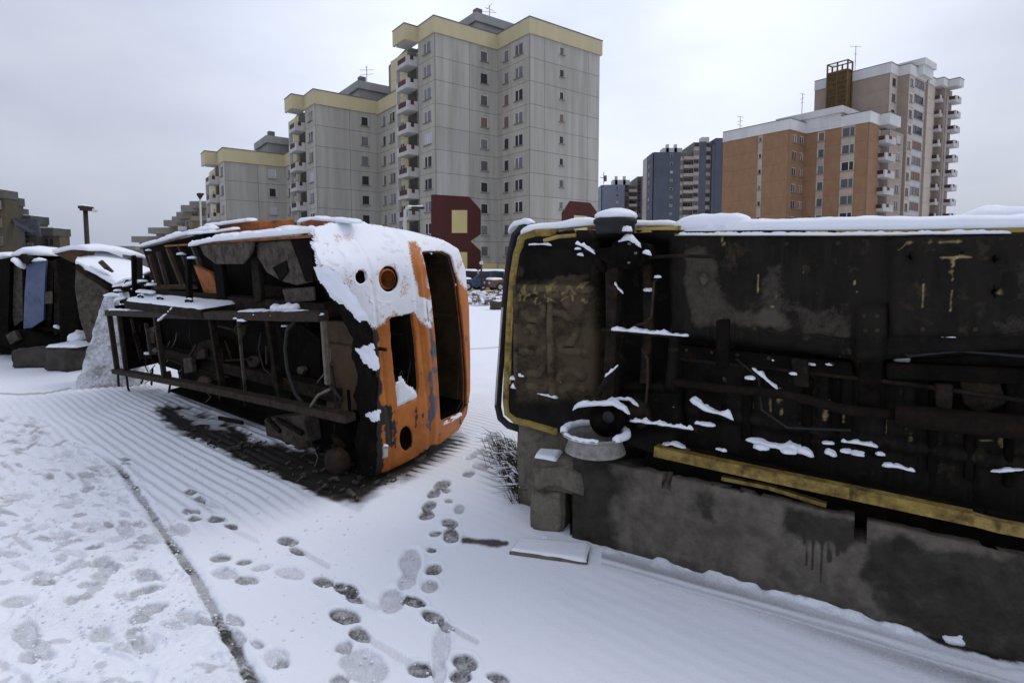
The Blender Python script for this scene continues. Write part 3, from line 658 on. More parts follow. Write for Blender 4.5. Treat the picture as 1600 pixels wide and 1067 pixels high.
# ---- tan tower behind it
def tan_tower():
    C3 = at(1391, 98.6, 103); zt = C3.z; zp = zt - 1.75; P = V2(C3.x, C3.y); b = empty('apartment_tower', (P.x, P.y, 0)); o = lambda q: q - P
    l1 = along(P, DL, 1274, zt); A = P + DL * l1
    l2 = along(P, DR, 1403, zt); Q = P + DR * l2
    l3 = along(Q, -DL, 1421.3, zt); E = Q - DL * l3
    l4 = along(E, DR, 1455, zt); F = E + DR * l4
    n = 13; z0 = zp - n * SH
    S3 = at(1451, 101, 108); S = V2(S3.x, S3.y)                            # zigzag wing with balcony stacks
    m1 = along(S, DR, 1461, zt); S1 = S + DR * m1
    m2 = along(S1, -DL, 1473.4, zt); S2 = S1 - DL * m2
    m3 = along(S2, DR, 1480.5, zt); S4 = S2 + DR * m3
    m4 = along(S4, -DL, 1498, zt); S5 = S4 - DL * m4
    m5 = along(S5, DR, 1503, zt); S6 = S5 + DR * m5
    poly = [o(q) for q in (A, P, Q, E, F, F + DL * 14, A + DR * 14)]
    core(b, poly, z0 - 3, zp, 'joint'); core(b, poly, zp + .003, zp + .4, 'coping', 'roof')
    facade(b, o(A), o(P), z0, n, SH, [(0, l1 - .05, 'tan')], [], gap=.008)
    facade(b, o(P), o(Q), z0, n, SH, [(0, l2 - .05, 'tanlight')], [dict(s=l2 * .3, w=l2 * .45, z=.75, h=1.45, mull=(), frame='wdark')], gap=.01)
    facade(b, o(Q), o(E), z0, n, SH, [(0, l3 - .05, 'tan')], [], gap=.008)
    q = l4
    facade(b, o(E), o(F), z0, n, SH, [(0, q * .22, 'tanlight'), (q * .22, q * .68, 'balc'), (q * .68, q, 'tanlight')],
           [dict(s=q * .03, w=q * .13, z=.75, h=1.4, mull=(), frame='wdark'), dict(s=q * .24, w=q * .42, z=1.15, h=1.45, mull=(.35, .7), frame='wdark', panes=['pane_dark', 'pane_dark', 'blind', 'pane_mid']), dict(s=q * .76, w=q * .13, z=.75, h=1.4, mull=(), panes=['pane_mid', 'pane_dark'])], gap=.02)
    parapet(b, [o(x) for x in (A, P, Q, E, F)], zp, zt, 'whiteconc')
    r1 = [o(x) for x in (S, S1 + DL * .2, S1 + DR * m3 - DL * (m2 - 1.3), S4 + DL * .3, S4 + DR * (m5 + .8) - DL * (m4 - 1.6), S4 + DR * (m5 + .8) + DL * 10, S + DL * 8)]
    core(b, r1, z0 - 3, zp - .4, 'tan')
    parapet(b, [o(x) for x in (S, S1, S2, S4, S5, S6, S6 + DL * 6)], zp - .2, zt - .6, 'whiteconc')
    core(b, [o(x) for x in (S, S1, S2, S4, S5, S6, S6 + DL * 6, S + DL * 6)], zp - .35, zp - .1, 'balc', 'balcony_roof')
    facade(b, o(S), o(S + DR * m1), z0, n, SH, [(0, m1, 'tanlight')], [], gap=.02)
    m = MB(); B2 = S4 + DL * 1.4
    for X, ln in ((S4 - DR * .9, 2.2),):
        m.prism([tuple(o(X)), tuple(o(X + DR * .9)), tuple(o(X + DR * .9 + DL * ln)), tuple(o(X + DL * ln))], lambda a, c, d: (a, c, d), z0 - 3, zp - .36)
    m.build('fin_wall', 'tan', b)
    for k in range(n):
        zz = z0 + k * SH - .1
        balcony(b, o(S2 + DL * .2), DR, m3 + .6, m2 - .2, zz); balcony(b, o(S5 + DL * .2), DR, m5 + 1.2, m4 - .4, zz)
    # open stair cage on the left wall
    s1, s2 = along(P, DL, 1332, zp), along(P, DL, 1300.5, zp); Z1 = zt + 1.9; Z0 = brick_zp + .5; out_ = V2(-DR.x, -DR.y)
    c = empty('stair_cage'); c.parent = b
    fr = lambda s, d, z: (Vector((P.x, P.y, 0)) + Vector((DL.x, DL.y, 0)) * s + Vector((out_.x, out_.y, 0)) * d + Vector((0, 0, z)) - Vector((P.x, P.y, 0)))
    for s in (s1, s2, (s1 + s2) / 2):
        for d in (.25, 2.2):
            m = MB(fr); m.beam((s, d, Z0), (s, d, Z1), .22, .22); m.build('post', 'stairs', c)
    for k in range(4):
        za = Z0 + k * SH * .9
        m = MB(fr); m.beam((s1, 2.16, za), (s2, 2.16, za + 1.4), .2, .35); m.build('flight', 'stairsdark', c)
        m = MB(fr); m.beam((s2, 2.14, za + 1.4), (s1, 2.14, za + 2.6), .2, .35); m.build('flight', 'stairsdark', c)
    z = Z0
    for z_ in (zt + .2, zt + 1.8):
        m = MB(fr)
        for d in (.25, 2.2): m.beam((s1, d, z_), (s2, d, z_), .14, .2)
        for s in (s1, s2): m.beam((s, .25, z_), (s, 2.2, z_), .14, .2)
        m.build('rail', 'stairs', c)
    m = MB(fr)
    for i in range(26):
        s = s1 + (s2 - s1) * i / 25; m.beam((s, 2.25, Z0), (s, 2.25, zt + .3), .085, .03, (1, 0, 0))
    for i in range(16): z_ = Z0 + (zt - Z0) * i / 15; m.beam((s1, 2.27, z_), (s2, 2.27, z_), .03, .09)
    m.build('wire_mesh', 'stairs', c)['kind'] = 'stuff'
    m = MB(fr); m.box(s1 + .12, s2 - .12, .12, 2.12, Z0, zt + .15); m.build('infill', 'stairs', c)
    antenna(b, o(P + DL * 7 + DR * 3), zp, 7.5, 4); antenna(b, o(P + DL * 11 + DR * 3), zp, 5, 5)
    penthouse(b, o(Q + DR * 3 + DL * 1), -DL, DR, 4, 5, zp + .4, 1.6, 'whiteconc', False, False)
    tag(b, 'tall tan apartment tower with white parapet and stacked balconies at far right', 'building')
tan_tower()
# ---- blue-grey towers far behind
X1 = V2(1, 0); Y1 = V2(0, 1)
def blue_tower(name, label, D, cols, pyr, wall, acc, sh, n, side):
    """cols: list of (px0, px1, kind, roof row); kinds: wall, wallw (wall with small window), balc, win"""
    p0 = at(cols[0][0], pyr, D); P = V2(p0.x, p0.y); b = empty(name, (P.x, P.y, 0)); zb = 0
    for px0, px1, kind, ry in cols:
        a = at(px0, ry, D); c = at(px1, ry, D); x0 = a.x - P.x; x1 = c.x - P.x; zt = a.z; n_ = int(zt / sh); z0 = zt - n_ * sh
        dep = 1.1 if kind in ('balc', 'win2') else 0
        core(b, [V2(x0, dep), V2(x1, dep), V2(x1, 14), V2(x0, 14)], -3, zt, wall if kind.startswith('wall') else 'joint', 'wall')
        W_ = x1 - x0
        if kind == 'wallw':
            facade(b, V2(x0, 0), V2(x1, 0), z0, n_, sh, [(0, W_, wall)], [dict(s=W_ * .62, w=.9, z=1.2, h=.9, mull=(), frame='wframe', panes=['pane_dark', 'pane_dark', 'pane_mid', 'pane_light'])], gap=.004)
        elif kind == 'balc':
            facade(b, V2(x0, dep), V2(x1, dep), z0, n_, sh, [(0, W_, 'terrace')], [dict(s=W_ * .12, w=W_ * .76, z=.2, h=2.0, mull=(.33, .66), frame='wdark', panes=['pane_dark', 'pane_dark', 'pane_mid', 'blindg'])], gap=.01)
            for k in range(n_):
                m = MB(); m.box(x0, x1, -.5, dep, -.15, 0); m.box(x0, x1, -.5, -.38, .002, .85); m.box(x0, x0 + .12, -.37, dep - .15, .002, .85)
                me = m.mesh('balcony'); me.materials.append(M['beige']); place('balcony', me, b, (0, 0, z0 + k * sh))
        elif kind.startswith('win'):
            facade(b, V2(x0, dep), V2(x1, dep), z0, n_, sh, [(0, W_, acc)], [dict(s=W_ * .05, w=W_ * .9, z=1.3, h=1.3, mull=(), frame='wdark', panes=['pane_dark', 'pane_dark', 'blindg', 'pane_mid'])], gap=.05)
    a = at(side[0], pyr, D)                                               # left flank, running away
    zt = a.z; n_ = int(zt / sh)
    facade(b, V2(-.3, 14), V2(-.3, 0), zt - n_ * sh, n_, sh, [(0, 6, acc), (6, 14, wall)], [dict(s=8, w=1.4, z=.9, h=1.3)], gap=.02)
    for x, y, lx, ly, hh in side[1]:
        c3 = at(x, pyr, D); core(b, [V2(c3.x - P.x, 5), V2(c3.x - P.x + lx, 5), V2(c3.x - P.x + lx, 5 + ly), V2(c3.x - P.x, 5 + ly)], c3.z - 1, c3.z + hh, 'whiteconc', 'roof_cabin')
    tag(b, label, 'building'); return b
blue_tower('blue_apartment_tower', 'dark blue grey apartment tower with beige balconies behind the brick block', 190,
           [(1022, 1063, 'wallw', 238), (1063.2, 1068, 'win', 238), (1068.2, 1083.5, 'balc', 236), (1084, 1093, 'win', 222.5), (1093.2, 1104, 'wall', 221.5), (1104.2, 1113, 'win2', 222), (1113.2, 1118, 'wall', 226), (1118.2, 1150, 'wallw', 216)], 238, 'blue', 'beige', 2.72, 0,
           (1022, [(1042, 0, 6.5, 4, 2.4), (1047, 0, 1, 1, 3.6), (1060, 0, 1, 1, 3.6), (1104, 0, 2.5, 3, 6)]))
blue_tower('blue_apartment_tower', 'pale blue grey apartment block, smaller and farther, beside the grey tower', 216,
           [(941, 976, 'wallw', 289), (976.2, 982.5, 'win', 289), (982.7, 995.5, 'balc', 288), (996, 1002, 'win', 276), (1002.2, 1013.5, 'wall', 275.5), (1013.7, 1021, 'win2', 276), (1021.2, 1034, 'wall', 280)], 289, 'bluelight', 'balc_in', 2.72, 0,
           (941, [(961, 0, 6.5, 4, 2.6), (964.5, 0, 1, 1, 4), (977.5, 0, 1, 1, 4)]))

# ---- stepped terrace houses, left
def terrace_block(label, D, steps, seed, dz=0, mirror=1, dark=False):
    """steps: (px0, px1, roof row, material). Each step is a bay with a deep concrete fascia, windows and balconies below it"""
    q = random.Random(seed); p = at(steps[0][0], steps[0][2], D); P = V2(p.x, p.y); b = empty('terraced_apartment_block', (P.x, P.y, 0))
    DP_ = 2.2 if dark else 12
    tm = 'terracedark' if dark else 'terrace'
    for i, (px0, px1, ry, mat) in enumerate(steps):
        dd = D - i * 1.6 * mirror; a = at(px0, ry, dd); c = at(px1, ry, dd); x0, x1, zt = a.x - P.x, c.x - P.x, a.z; y = a.y - P.y
        core(b, [V2(x0 + .5, y), V2(x1, y), V2(x1, y + DP_), V2(x0 + .5, y + DP_)], -3, zt - 1.2, mat, 'wall')
        core(b, [V2(x0 - .4, y - 1.3), V2(x1 + .1, y - 1.3), V2(x1 + .1, y + DP_ + .2), V2(x0 - .4, y + DP_ + .2)], zt - 1.25, zt, tm, 'fascia')
        core(b, [V2(x0 - .3, y - 1.2), V2(x1, y - 1.2), V2(x1, y + DP_), V2(x0 - .3, y + DP_)], zt + .004, zt + .14, 'snow', 'snow')
        wd = x1 - x0; k = 0; z = zt - 1.3 - 2.3
        while z > -1 and k < 5:
            nw = max(1, int(wd / 3.4))
            for j in range(nw):
                ww = min(1.7, wd / nw * .55); window(b, V2(x0 + .5 + (wd - .6) * (j + .5) / nw - ww / 2, y - .05), 0, z + .7, ww, 1.3, (.5,), q.choice(['wframe', 'wdark']))
            if k % 2 == i % 2 or dark:
                m = MB(); m.box(x0 - .2, x0 + wd * .6, y - 1.25, y - .01, z - .15, z); m.box(x0 - .2, x0 + wd * .6, y - 1.25, y - 1.13, z + .003, z + .75); m.build('balcony', 'balc' if q.random() < .3 else tm, b)
            z -= 2.75; k += 1
    tag(b, label, 'building'); return b
terrace_block('stepped brown apartment terraces climbing toward the lowest grey block', 125,
              [(214, 252, 370, 'terrace'), (240, 275, 356.5, 'terrace'), (264, 290, 345, 'ochre'), (277, 300, 339.5, 'terrace'), (284, 304, 332.5, 'terrace'), (291, 318, 322, 'ochre'), (304.5, 347, 316, 'ochre')], 3)
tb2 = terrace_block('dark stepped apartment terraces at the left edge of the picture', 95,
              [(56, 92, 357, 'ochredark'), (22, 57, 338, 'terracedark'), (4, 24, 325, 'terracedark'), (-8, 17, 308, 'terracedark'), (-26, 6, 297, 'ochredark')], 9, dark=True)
m = MB()   # burnt sagging roof over one bay
P_ = tb2.location
pts = [at(18, 341, 90), at(58, 343, 90), at(62, 366, 88), at(24, 352, 88)]; pts2 = [p + Vector((0, .4, -.5)) for p in pts]
m.add([p - P_ for p in pts + pts2], [(0, 1, 2, 3), (7, 6, 5, 4), (0, 4, 5, 1), (1, 5, 6, 2), (2, 6, 7, 3), (3, 7, 4, 0)]); M['burnt'] = dirty('burnt_roof', (.02, .022, .028), (.05, .055, .07), .8, 1, bump=0)
m.build('burnt_roof', 'burnt', tb2)
terrace_block('small distant brown apartment house between the wreck and the stepped terraces', 150, [(188, 216, 385, 'terrace')], 5)

# ============================================================ HELPERS FOR THE WRECKS
M['orange'] = None
def attr_mat(name, layers, rough=.6, base=((.1, .1, .1), (.2, .2, .2)), scale=6, bump=.25, bscale=30, spec=.35, grain=45, gamt=.5, metal=0, lo=.32, hi=.74):
    """weathered base with per-vertex masks (real marks of the thing: soot, paint left, rust, dusted snow); each mask breaks up in grainy noise"""
    m, t, b = newmat(name); Lk = t.links.new; geo = N(t, 'ShaderNodeNewGeometry')
    n1 = N(t, 'ShaderNodeTexNoise'); n1.inputs['Scale'].default_value = scale; n1.inputs['Detail'].default_value = 10; n1.inputs['Roughness'].default_value = .65; Lk(geo.outputs['Position'], n1.inputs['Vector'])
    r1 = N(t, 'ShaderNodeMapRange'); r1.inputs['From Min'].default_value = .35; r1.inputs['From Max'].default_value = .65; Lk(n1.outputs[0], r1.inputs['Value'])
    mx = N(t, 'ShaderNodeMix', data_type='RGBA'); Lk(r1.outputs[0], mx.inputs[0]); mx.inputs[6].default_value = (*base[0], 1); mx.inputs[7].default_value = (*base[1], 1); col = mx.outputs[2]
    n2 = N(t, 'ShaderNodeTexNoise'); n2.inputs['Scale'].default_value = grain; n2.inputs['Detail'].default_value = 8; n2.inputs['Roughness'].default_value = .75; Lk(geo.outputs['Position'], n2.inputs['Vector'])
    g = N(t, 'ShaderNodeMath', operation='MULTIPLY_ADD'); Lk(n2.outputs[0], g.inputs[0]); g.inputs[1].default_value = 2 * gamt; g.inputs[2].default_value = -gamt
    for an, c in layers:
        a = N(t, 'ShaderNodeAttribute', attribute_name=an); ad = N(t, 'ShaderNodeMath', operation='ADD'); Lk(a.outputs['Fac'], ad.inputs[0]); Lk(g.outputs[0], ad.inputs[1])
        r = N(t, 'ShaderNodeMapRange'); r.inputs['From Min'].default_value = lo; r.inputs['From Max'].default_value = hi; Lk(ad.outputs[0], r.inputs['Value'])
        gt = N(t, 'ShaderNodeMath', operation='GREATER_THAN'); Lk(a.outputs['Fac'], gt.inputs[0]); gt.inputs[1].default_value = .02
        ml = N(t, 'ShaderNodeMath', operation='MULTIPLY'); Lk(r.outputs[0], ml.inputs[0]); Lk(gt.outputs[0], ml.inputs[1])
        m2 = N(t, 'ShaderNodeMix', data_type='RGBA'); Lk(ml.outputs[0], m2.inputs[0]); Lk(col, m2.inputs[6])
        if isinstance(c, float):                       # stains and painted shade: the same surface, darker
            dk = N(t, 'ShaderNodeVectorMath', operation='SCALE'); Lk(col, dk.inputs[0]); dk.inputs['Scale'].default_value = c; Lk(dk.outputs[0], m2.inputs[7])
        else: m2.inputs[7].default_value = (*c, 1)
        col = m2.outputs[2]
    Lk(col, b.inputs['Base Color']); b.inputs['Roughness'].default_value = rough; b.inputs['Specular IOR Level'].default_value = spec; b.inputs['Metallic'].default_value = metal
    n4 = N(t, 'ShaderNodeTexNoise'); n4.inputs['Scale'].default_value = bscale; n4.inputs['Detail'].default_value = 8; Lk(geo.outputs['Position'], n4.inputs['Vector'])
    bp = N(t, 'ShaderNodeBump'); bp.inputs['Strength'].default_value = bump; bp.inputs['Distance'].default_value = .015; Lk(n4.outputs[0], bp.inputs['Height']); Lk(bp.outputs[0], b.inputs['Normal'])
    return m
def grid_mesh(name, V, keep, attrs=None, close=None):
    """V: (n,m,3) grid; keep: (n-1,m-1) face mask"""
    n, m_ = V.shape[:2]; i, j = np.nonzero(keep)
    F = np.stack([i * m_ + j, i * m_ + j + 1, (i + 1) * m_ + j + 1, (i + 1) * m_ + j], -1)
    used = np.unique(F); remap = np.full(n * m_, -1); remap[used] = np.arange(len(used))
    me = bpy.data.meshes.new(name); me.from_pydata(V.reshape(-1, 3)[used].tolist(), [], remap[F].tolist())
    for k, a in (attrs or {}).items():
        at_ = me.attributes.new(k, 'FLOAT', 'POINT'); at_.data.foreach_set('value', np.clip(a.reshape(-1)[used], 0, 1).astype(np.float32))
    me.polygons.foreach_set('use_smooth', np.ones(len(F), bool)); me.update(); return me
def trimmed(name, posf, u0, u1, v0, v1, step, sdf, mat, parent, th=.012, attrs=None, flip=False, loc=None):
    """sheet over a (u,v) grid, cut along sdf<0 (evaluated in photo pixels of the undisplaced point) with clean edges, then given thickness"""
    us = np.arange(u0, u1 + step / 2, step); vs = np.arange(v0, v1 + step / 2, step); Uu, Vv = np.meshgrid(us, vs, indexing='ij')
    def f(a, b):
        p = posf(a, b); px, py = to_px(p[..., 0], p[..., 1], p[..., 2]); return sdf(px, py)
    F0 = f(Uu, Vv); ins = F0 < 0; keep = ins[:-1, :-1] | ins[1:, :-1] | ins[:-1, 1:] | ins[1:, 1:]
    e = step * .2
    for _ in range(2):
        Fc = f(Uu, Vv); gu = (f(Uu + e, Vv) - Fc) / e; gv = (f(Uu, Vv + e) - Fc) / e; g2 = gu * gu + gv * gv + 1e-9
        mv = (~ins); k = np.clip(Fc / g2, -1e9, 1e9); du = np.where(mv, -k * gu, 0); dv = np.where(mv, -k * gv, 0)
        ln = np.sqrt(du * du + dv * dv); sc_ = np.minimum(1, 1.2 * step / np.maximum(ln, 1e-9)); Uu = Uu + du * sc_; Vv = Vv + dv * sc_
    P = posf(Uu, Vv); px, py = to_px(P[..., 0], P[..., 1], P[..., 2])
    A_ = {k: fn(px, py, Uu, Vv) for k, fn in (attrs or {}).items() if k != 'disp'}
    if attrs and 'disp' in attrs:
        d, nrm_ = attrs['disp'](px, py, Uu, Vv); P = P + d[..., None] * np.array(nrm_)
    if loc is not None: P = P - np.array(loc)
    me = grid_mesh(name, P, keep, A_)
    if flip: me.flip_normals()
    o = lnk(name, me, mat, parent)
    if th:
        s = o.modifiers.new('solid', 'SOLIDIFY'); s.thickness = th; s.offset = -1
    return o
def frost_layer(name, posf, u0, u1, v0, v1, step, thick, nrm_, mat, parent, th_back=.004):
    """lumpy stuck-on snow: thick(px,py,u,v) metres, proud along nrm_(u,v)"""
    us = np.arange(u0, u1, step); vs = np.arange(v0, v1, step); Uu, Vv = np.meshgrid(us, vs, indexing='ij'); P = posf(Uu, Vv)
    px, py = to_px(P[..., 0], P[..., 1], P[..., 2]); T = thick(px, py, Uu, Vv); ins = T > 0
    keep = ins[:-1, :-1] | ins[1:, :-1] | ins[:-1, 1:] | ins[1:, 1:]
    V_ = P + np.where(ins, T, -th_back)[..., None] * np.array(nrm_)
    return lnk(name, grid_mesh(name, V_, keep), mat, parent)
sr = random.Random(11)
def snow_sweep(parent, pts, wd, h, seed=1, name='snow', side=None, taper=.5, rough=.35):
    """ridge of snow lying along a polyline: flat underneath, uneven crumbly top and ragged edges"""
    P = [np.array(p, float) for p in pts]; seg = [np.linalg.norm(b - a) for a, b in zip(P, P[1:])]; tot = sum(seg); cum = np.concatenate([[0], np.cumsum(seg)])
    n = int(min(150, max(10, tot / max(.009, wd * .12)))); t = np.linspace(0, tot, n + 1); K = 13
    c = np.stack([np.interp(t, cum, [p[k] for p in P]) for k in range(3)], -1)
    d = np.gradient(c, axis=0); d /= np.linalg.norm(d, axis=1, keepdims=True) + 1e-9
    if side is not None: sv_ = np.array(side, float); sv_ = np.tile(sv_ / np.linalg.norm(sv_), (n + 1, 1))
    else: sv_ = np.cross(d, (0, 0, 1.0)); sv_ /= np.linalg.norm(sv_, axis=1, keepdims=True) + 1e-9
    q = t / max(tot, 1e-6); end = np.clip(np.minimum(q, 1 - q) * tot / (wd * taper + 1e-6), 0, 1); end = np.sqrt(np.clip(1 - (1 - end) ** 2, 0, 1))
    f = t / wd; s0 = seed * 7.31
    wl = wd * .5 * (1 - rough * .5 + rough * 2.0 * (fbm(f * 1.3 + s0, f * 0 + 1.7, seed, 4) - .5)) * (.15 + .85 * end)
    wr_ = wd * .5 * (1 - rough * .5 + rough * 2.0 * (fbm(f * 1.3 + s0, f * 0 + 9.7, seed + 2, 4) - .5)) * (.15 + .85 * end)
    hh = h * (1 - rough * .6 + rough * 2.2 * (fbm(f * 1.5 + 5, f * 0 + s0, seed + 5, 4) - .5)) * end
    a = np.linspace(0, np.pi, K); x = -np.cos(a); z = np.sin(a) ** .55
    W2 = np.where(x[None] < 0, wl[:, None], wr_[:, None]) * x[None]
    det = 1 + rough * 1.5 * (fbm(f[:, None] * 4 + s0 + 0 * a[None], a[None] * 2.2 + seed, seed + 9, 3) - .5)
    H2_ = hh[:, None] * z[None] * det; H2_[:, 0] = -.006; H2_[:, -1] = -.006
    V_ = c[:, None, :] + sv_[:, None, :] * W2[..., None]; V_[..., 2] += H2_
    loc = np.array(parent.location) if parent is not None else np.zeros(3)
    i_, j_ = np.meshgrid(np.arange(n), np.arange(K - 1), indexing='ij'); F = np.stack([i_ * K + j_, i_ * K + j_ + 1, (i_ + 1) * K + j_ + 1, (i_ + 1) * K + j_], -1).reshape(-1, 4).tolist()
    F += [(i * K + K - 1, i * K, (i + 1) * K, (i + 1) * K + K - 1) for i in range(n)] + [tuple(range(K))[::-1], tuple(range(n * K, n * K + K))]
    me = bpy.data.meshes.new(name); me.from_pydata((V_.reshape(-1, 3) - loc).tolist(), [], F); recalc(me); return lnk(name, me, 'snow', parent, True)
def blob(parent, c, rx, ry, rz, seed=1, name='snow', mat='snow', amt=.35):
    bm = bmesh.new(); bmesh.ops.create_icosphere(bm, subdivisions=3, radius=1)
    from mathutils import noise as mn
    loc = parent.location if parent is not None else Vector((0, 0, 0))
    for v in bm.verts:
        k = 1 + amt * mn.noise(v.co * 1.7 + Vector((seed * 3.1, seed, 0))) + amt * .4 * mn.noise(v.co * 4 + Vector((seed, 0, seed)))
        z = v.co.z * k; z = z if z > -.25 else -.25
        v.co = Vector((v.co.x * k * rx, v.co.y * k * ry, (z + .2) * rz)) + Vector(c) - loc
    me = bpy.data.meshes.new(name); bm.to_mesh(me); bm.free(); return lnk(name, me, mat, parent, True)
def snow_quad(parent, q, h, seed=1, name='snow', nx=36, ny=14, edge=.05):
    """blanket of snow over a four-cornered top (corners a,b,c,d in order), rounded at the rim"""
    a, b, c, d = [np.array(p) for p in q]; s, t = np.meshgrid(np.linspace(0, 1, nx), np.linspace(0, 1, ny), indexing='ij')
    P = (a * (1 - s)[..., None] + b * s[..., None]) * (1 - t)[..., None] + (d * (1 - s)[..., None] + c * s[..., None]) * t[..., None]
    L1 = np.linalg.norm(b - a); L2 = np.linalg.norm(d - a); ed = np.minimum(np.minimum(s, 1 - s) * L1, np.minimum(t, 1 - t) * L2)
    k = np.sqrt(np.clip(1 - (1 - np.clip(ed / edge, 0, 1)) ** 2, 0, 1)); H = h * k * (.65 + .7 * fbm(P[..., 0] * 6, P[..., 1] * 6, seed, 3))
    jit = (fbm(P[..., 0] * 5 + seed, P[..., 1] * 5, seed + 3, 3) - .5) * edge * 1.2
    P = P + np.stack([jit * (ed < edge * .5), jit * (ed < edge * .5), H - .004 * (ed <= 1e-6)], -1)
    loc = np.array(parent.location) if parent is not None else 0
    return lnk(name, grid_mesh(name, P - loc, np.ones((nx - 1, ny - 1), bool)), 'snow', parent)
def rock(name, c, dims, rz=0, seed=1, mat='stone', amt=.02, parent=None, rot=(0, 0), cuts=7, bev=.02):
    """rough-edged block standing with its base centre at c"""
    bm = bmesh.new(); bmesh.ops.create_cube(bm, size=1)
    for v in bm.verts: v.co = Vector((v.co.x * dims[0], v.co.y * dims[1], (v.co.z + .5) * dims[2]))
    bmesh.ops.bevel(bm, geom=bm.edges[:], offset=bev, segments=2, affect='EDGES'); bmesh.ops.subdivide_edges(bm, edges=[e for e in bm.edges if e.calc_length() > .06], cuts=cuts, use_grid_fill=True)
    from mathutils import noise as mn
    for v in bm.verts:
        p = v.co * 7 + Vector((seed * 5.3, seed, 0)); v.co += Vector((mn.noise(p), mn.noise(p + Vector((9, 0, 0))), mn.noise(p + Vector((0, 9, 0))) * (v.co.z > .02))) * amt
    bmesh.ops.recalc_face_normals(bm, faces=bm.faces)
    me = bpy.data.meshes.new(name); bm.to_mesh(me); bm.free(); o = lnk(name, me, mat, parent, True); o.location = c; o.rotation_euler = (rot[0], rot[1], rz); return o

M['soot'] = dirty('sooty_burnt_metal', (.0035, .003, .0025), (.0085, .0072, .006), .88, 5, rust=(.018, .0105, .0055), rustamt=.40, bump=.4, bscale=25, spec=.06)
M['chassis'] = dirty('dirty_chassis_steel', (.0075, .006, .0046), (.019, .0155, .012), .8, 8, rust=(.045, .026, .013), rustamt=.44, bump=.3, bscale=40, spec=.08)
M['railgrey'] = dirty('weathered_chassis_rail', (.013, .011, .009), (.036, .031, .025), .75, 10, rust=(.06, .034, .016), rustamt=.47, bump=.3, bscale=40, spec=.12)
M['greypanel'] = dirty('grey_underseal_panel', (.06, .05, .04), (.11, .096, .078), .9, 7, rust=(.022, .016, .012), rustamt=.46, bump=.35, bscale=22, spec=.1)
M['orangepart'] = dirty('orange_painted_steel', (.26, .078, .013), (.38, .118, .022), .65, 5, rust=(.03, .016, .009), rustamt=.45, bump=.2)
M['inner'] = dirty('bare_interior_sheet', (.06, .038, .017), (.09, .058, .026), .85, 2, rust=(.022, .013, .007), rustamt=.45, bump=.2)
M['rubber'] = dirty('black_rubber', (.012, .012, .012), (.022, .021, .02), .7, 10, bump=.1)
M['hose'] = dirty('pale_hose', (.10, .085, .065), (.16, .135, .105), .7, 20, bump=.1)
M['lampglass'] = glass('lamp_glass', (.45, .44, .42), .2)
M['chrome'] = dirty('dull_chrome', (.35, .34, .32), (.5, .48, .45), .35, 20, metal=.8, bump=.1)

# ============================================================ ORANGE VAN, lying on its side
VO = gnd(585, 742, .05); VA = Vector((-.76702657, .64129108, 0)); VV = Vector((.63651099, .76130927, .12186934)); VW = Vector((-.07815372, -.09347702, .99254615))
nVO, nVA, nVV, nVW = [np.array(q) for q in (VO, VA, VV, VW)]
def FO(a, v, w_): return VO + VA * a + VV * v + VW * w_          # a: towards its tail, v: floor to roof, w: side to side (upwards here)
def npos(a, v, w_): return nVO + np.asarray(a)[..., None] * nVA + np.asarray(v)[..., None] * nVV + np.asarray(w_)[..., None] * nVW
def opx(px, py, v):                                               # photo pixel -> point on the van's plane v = const
    X = onplane(px, py, VO + VV * v, VV); d = X - VO; return d.dot(VA), d.dot(VW)
def afront(v, w_):
    v = np.asarray(v, float); w_ = np.asarray(w_, float)
    c = .34 * np.clip((w_ - 1.53) / .45, 0, 1.3) ** 2.2 + .05 * np.clip((.25 - w_) / .3, 0, 1.6) ** 2
    return .10 * v + .22 * np.clip(v - .70, 0, 9) ** 1.2 + c + .030 * (fbm(v * 3.5, w_ * 3.5, 7, 3) - .5) - .012 * np.exp(-((v - .735) / .022) ** 2) + .010 * np.exp(-((v - .20) / .012) ** 2) + .008 * np.exp(-((v - .66) / .010) ** 2)
def pfront(v, w_): return npos(afront(v, w_), v, w_)
van = empty('orange_van', VO)
vloc = np.array(VO)
FOUT = [(492, 358), (530, 350), (570, 352), (640, 364), (690, 377), (714, 391), (724, 420), (730, 480), (732, 560), (732, 610), (727, 645), (714, 670), (685, 692), (640, 716), (602, 735), (584, 743),
        (580, 738), (585, 690), (584, 645), (578, 618), (584, 590), (581, 556), (575, 520), (560, 482), (545, 457), (520, 426), (500, 415), (488, 385)]
WS = [(656, 394), (690, 393), (703, 400), (713, 440), (722, 520), (727, 590), (727, 632), (720, 646), (692, 659), (685, 655), (682, 600), (677, 525), (670, 462), (661, 412)]
GRL = [(605, 496), (642, 489), (648, 530), (653, 600), (651, 622), (619, 637), (612, 580)]
def ellf(cx, cy, rx, ry): return lambda x, y: (np.sqrt(((x - cx) / rx) ** 2 + ((y - cy) / ry) ** 2) - 1) * min(rx, ry)
H1, H2, H3 = ellf(605, 436, 16, 20), ellf(562, 433, 9.5, 10.5), ellf(632, 684, 10.5, 19)
def fsdf(x, y):
    jag = 3.2 * (fbm(x / 9, y / 9, 17, 3) - .5) * 2 * (x < 600)
    f = sd_poly(x, y, FOUT) + jag
    f = np.maximum(f, -sd_poly(x, y, WS)); f = np.maximum(f, -(sd_poly(x, y, GRL) + 1.5 * (fbm(x / 7, y / 7, 19, 2) - .5)))
    for h in (H1, H2, H3): f = np.maximum(f, -h(x, y))
    return f
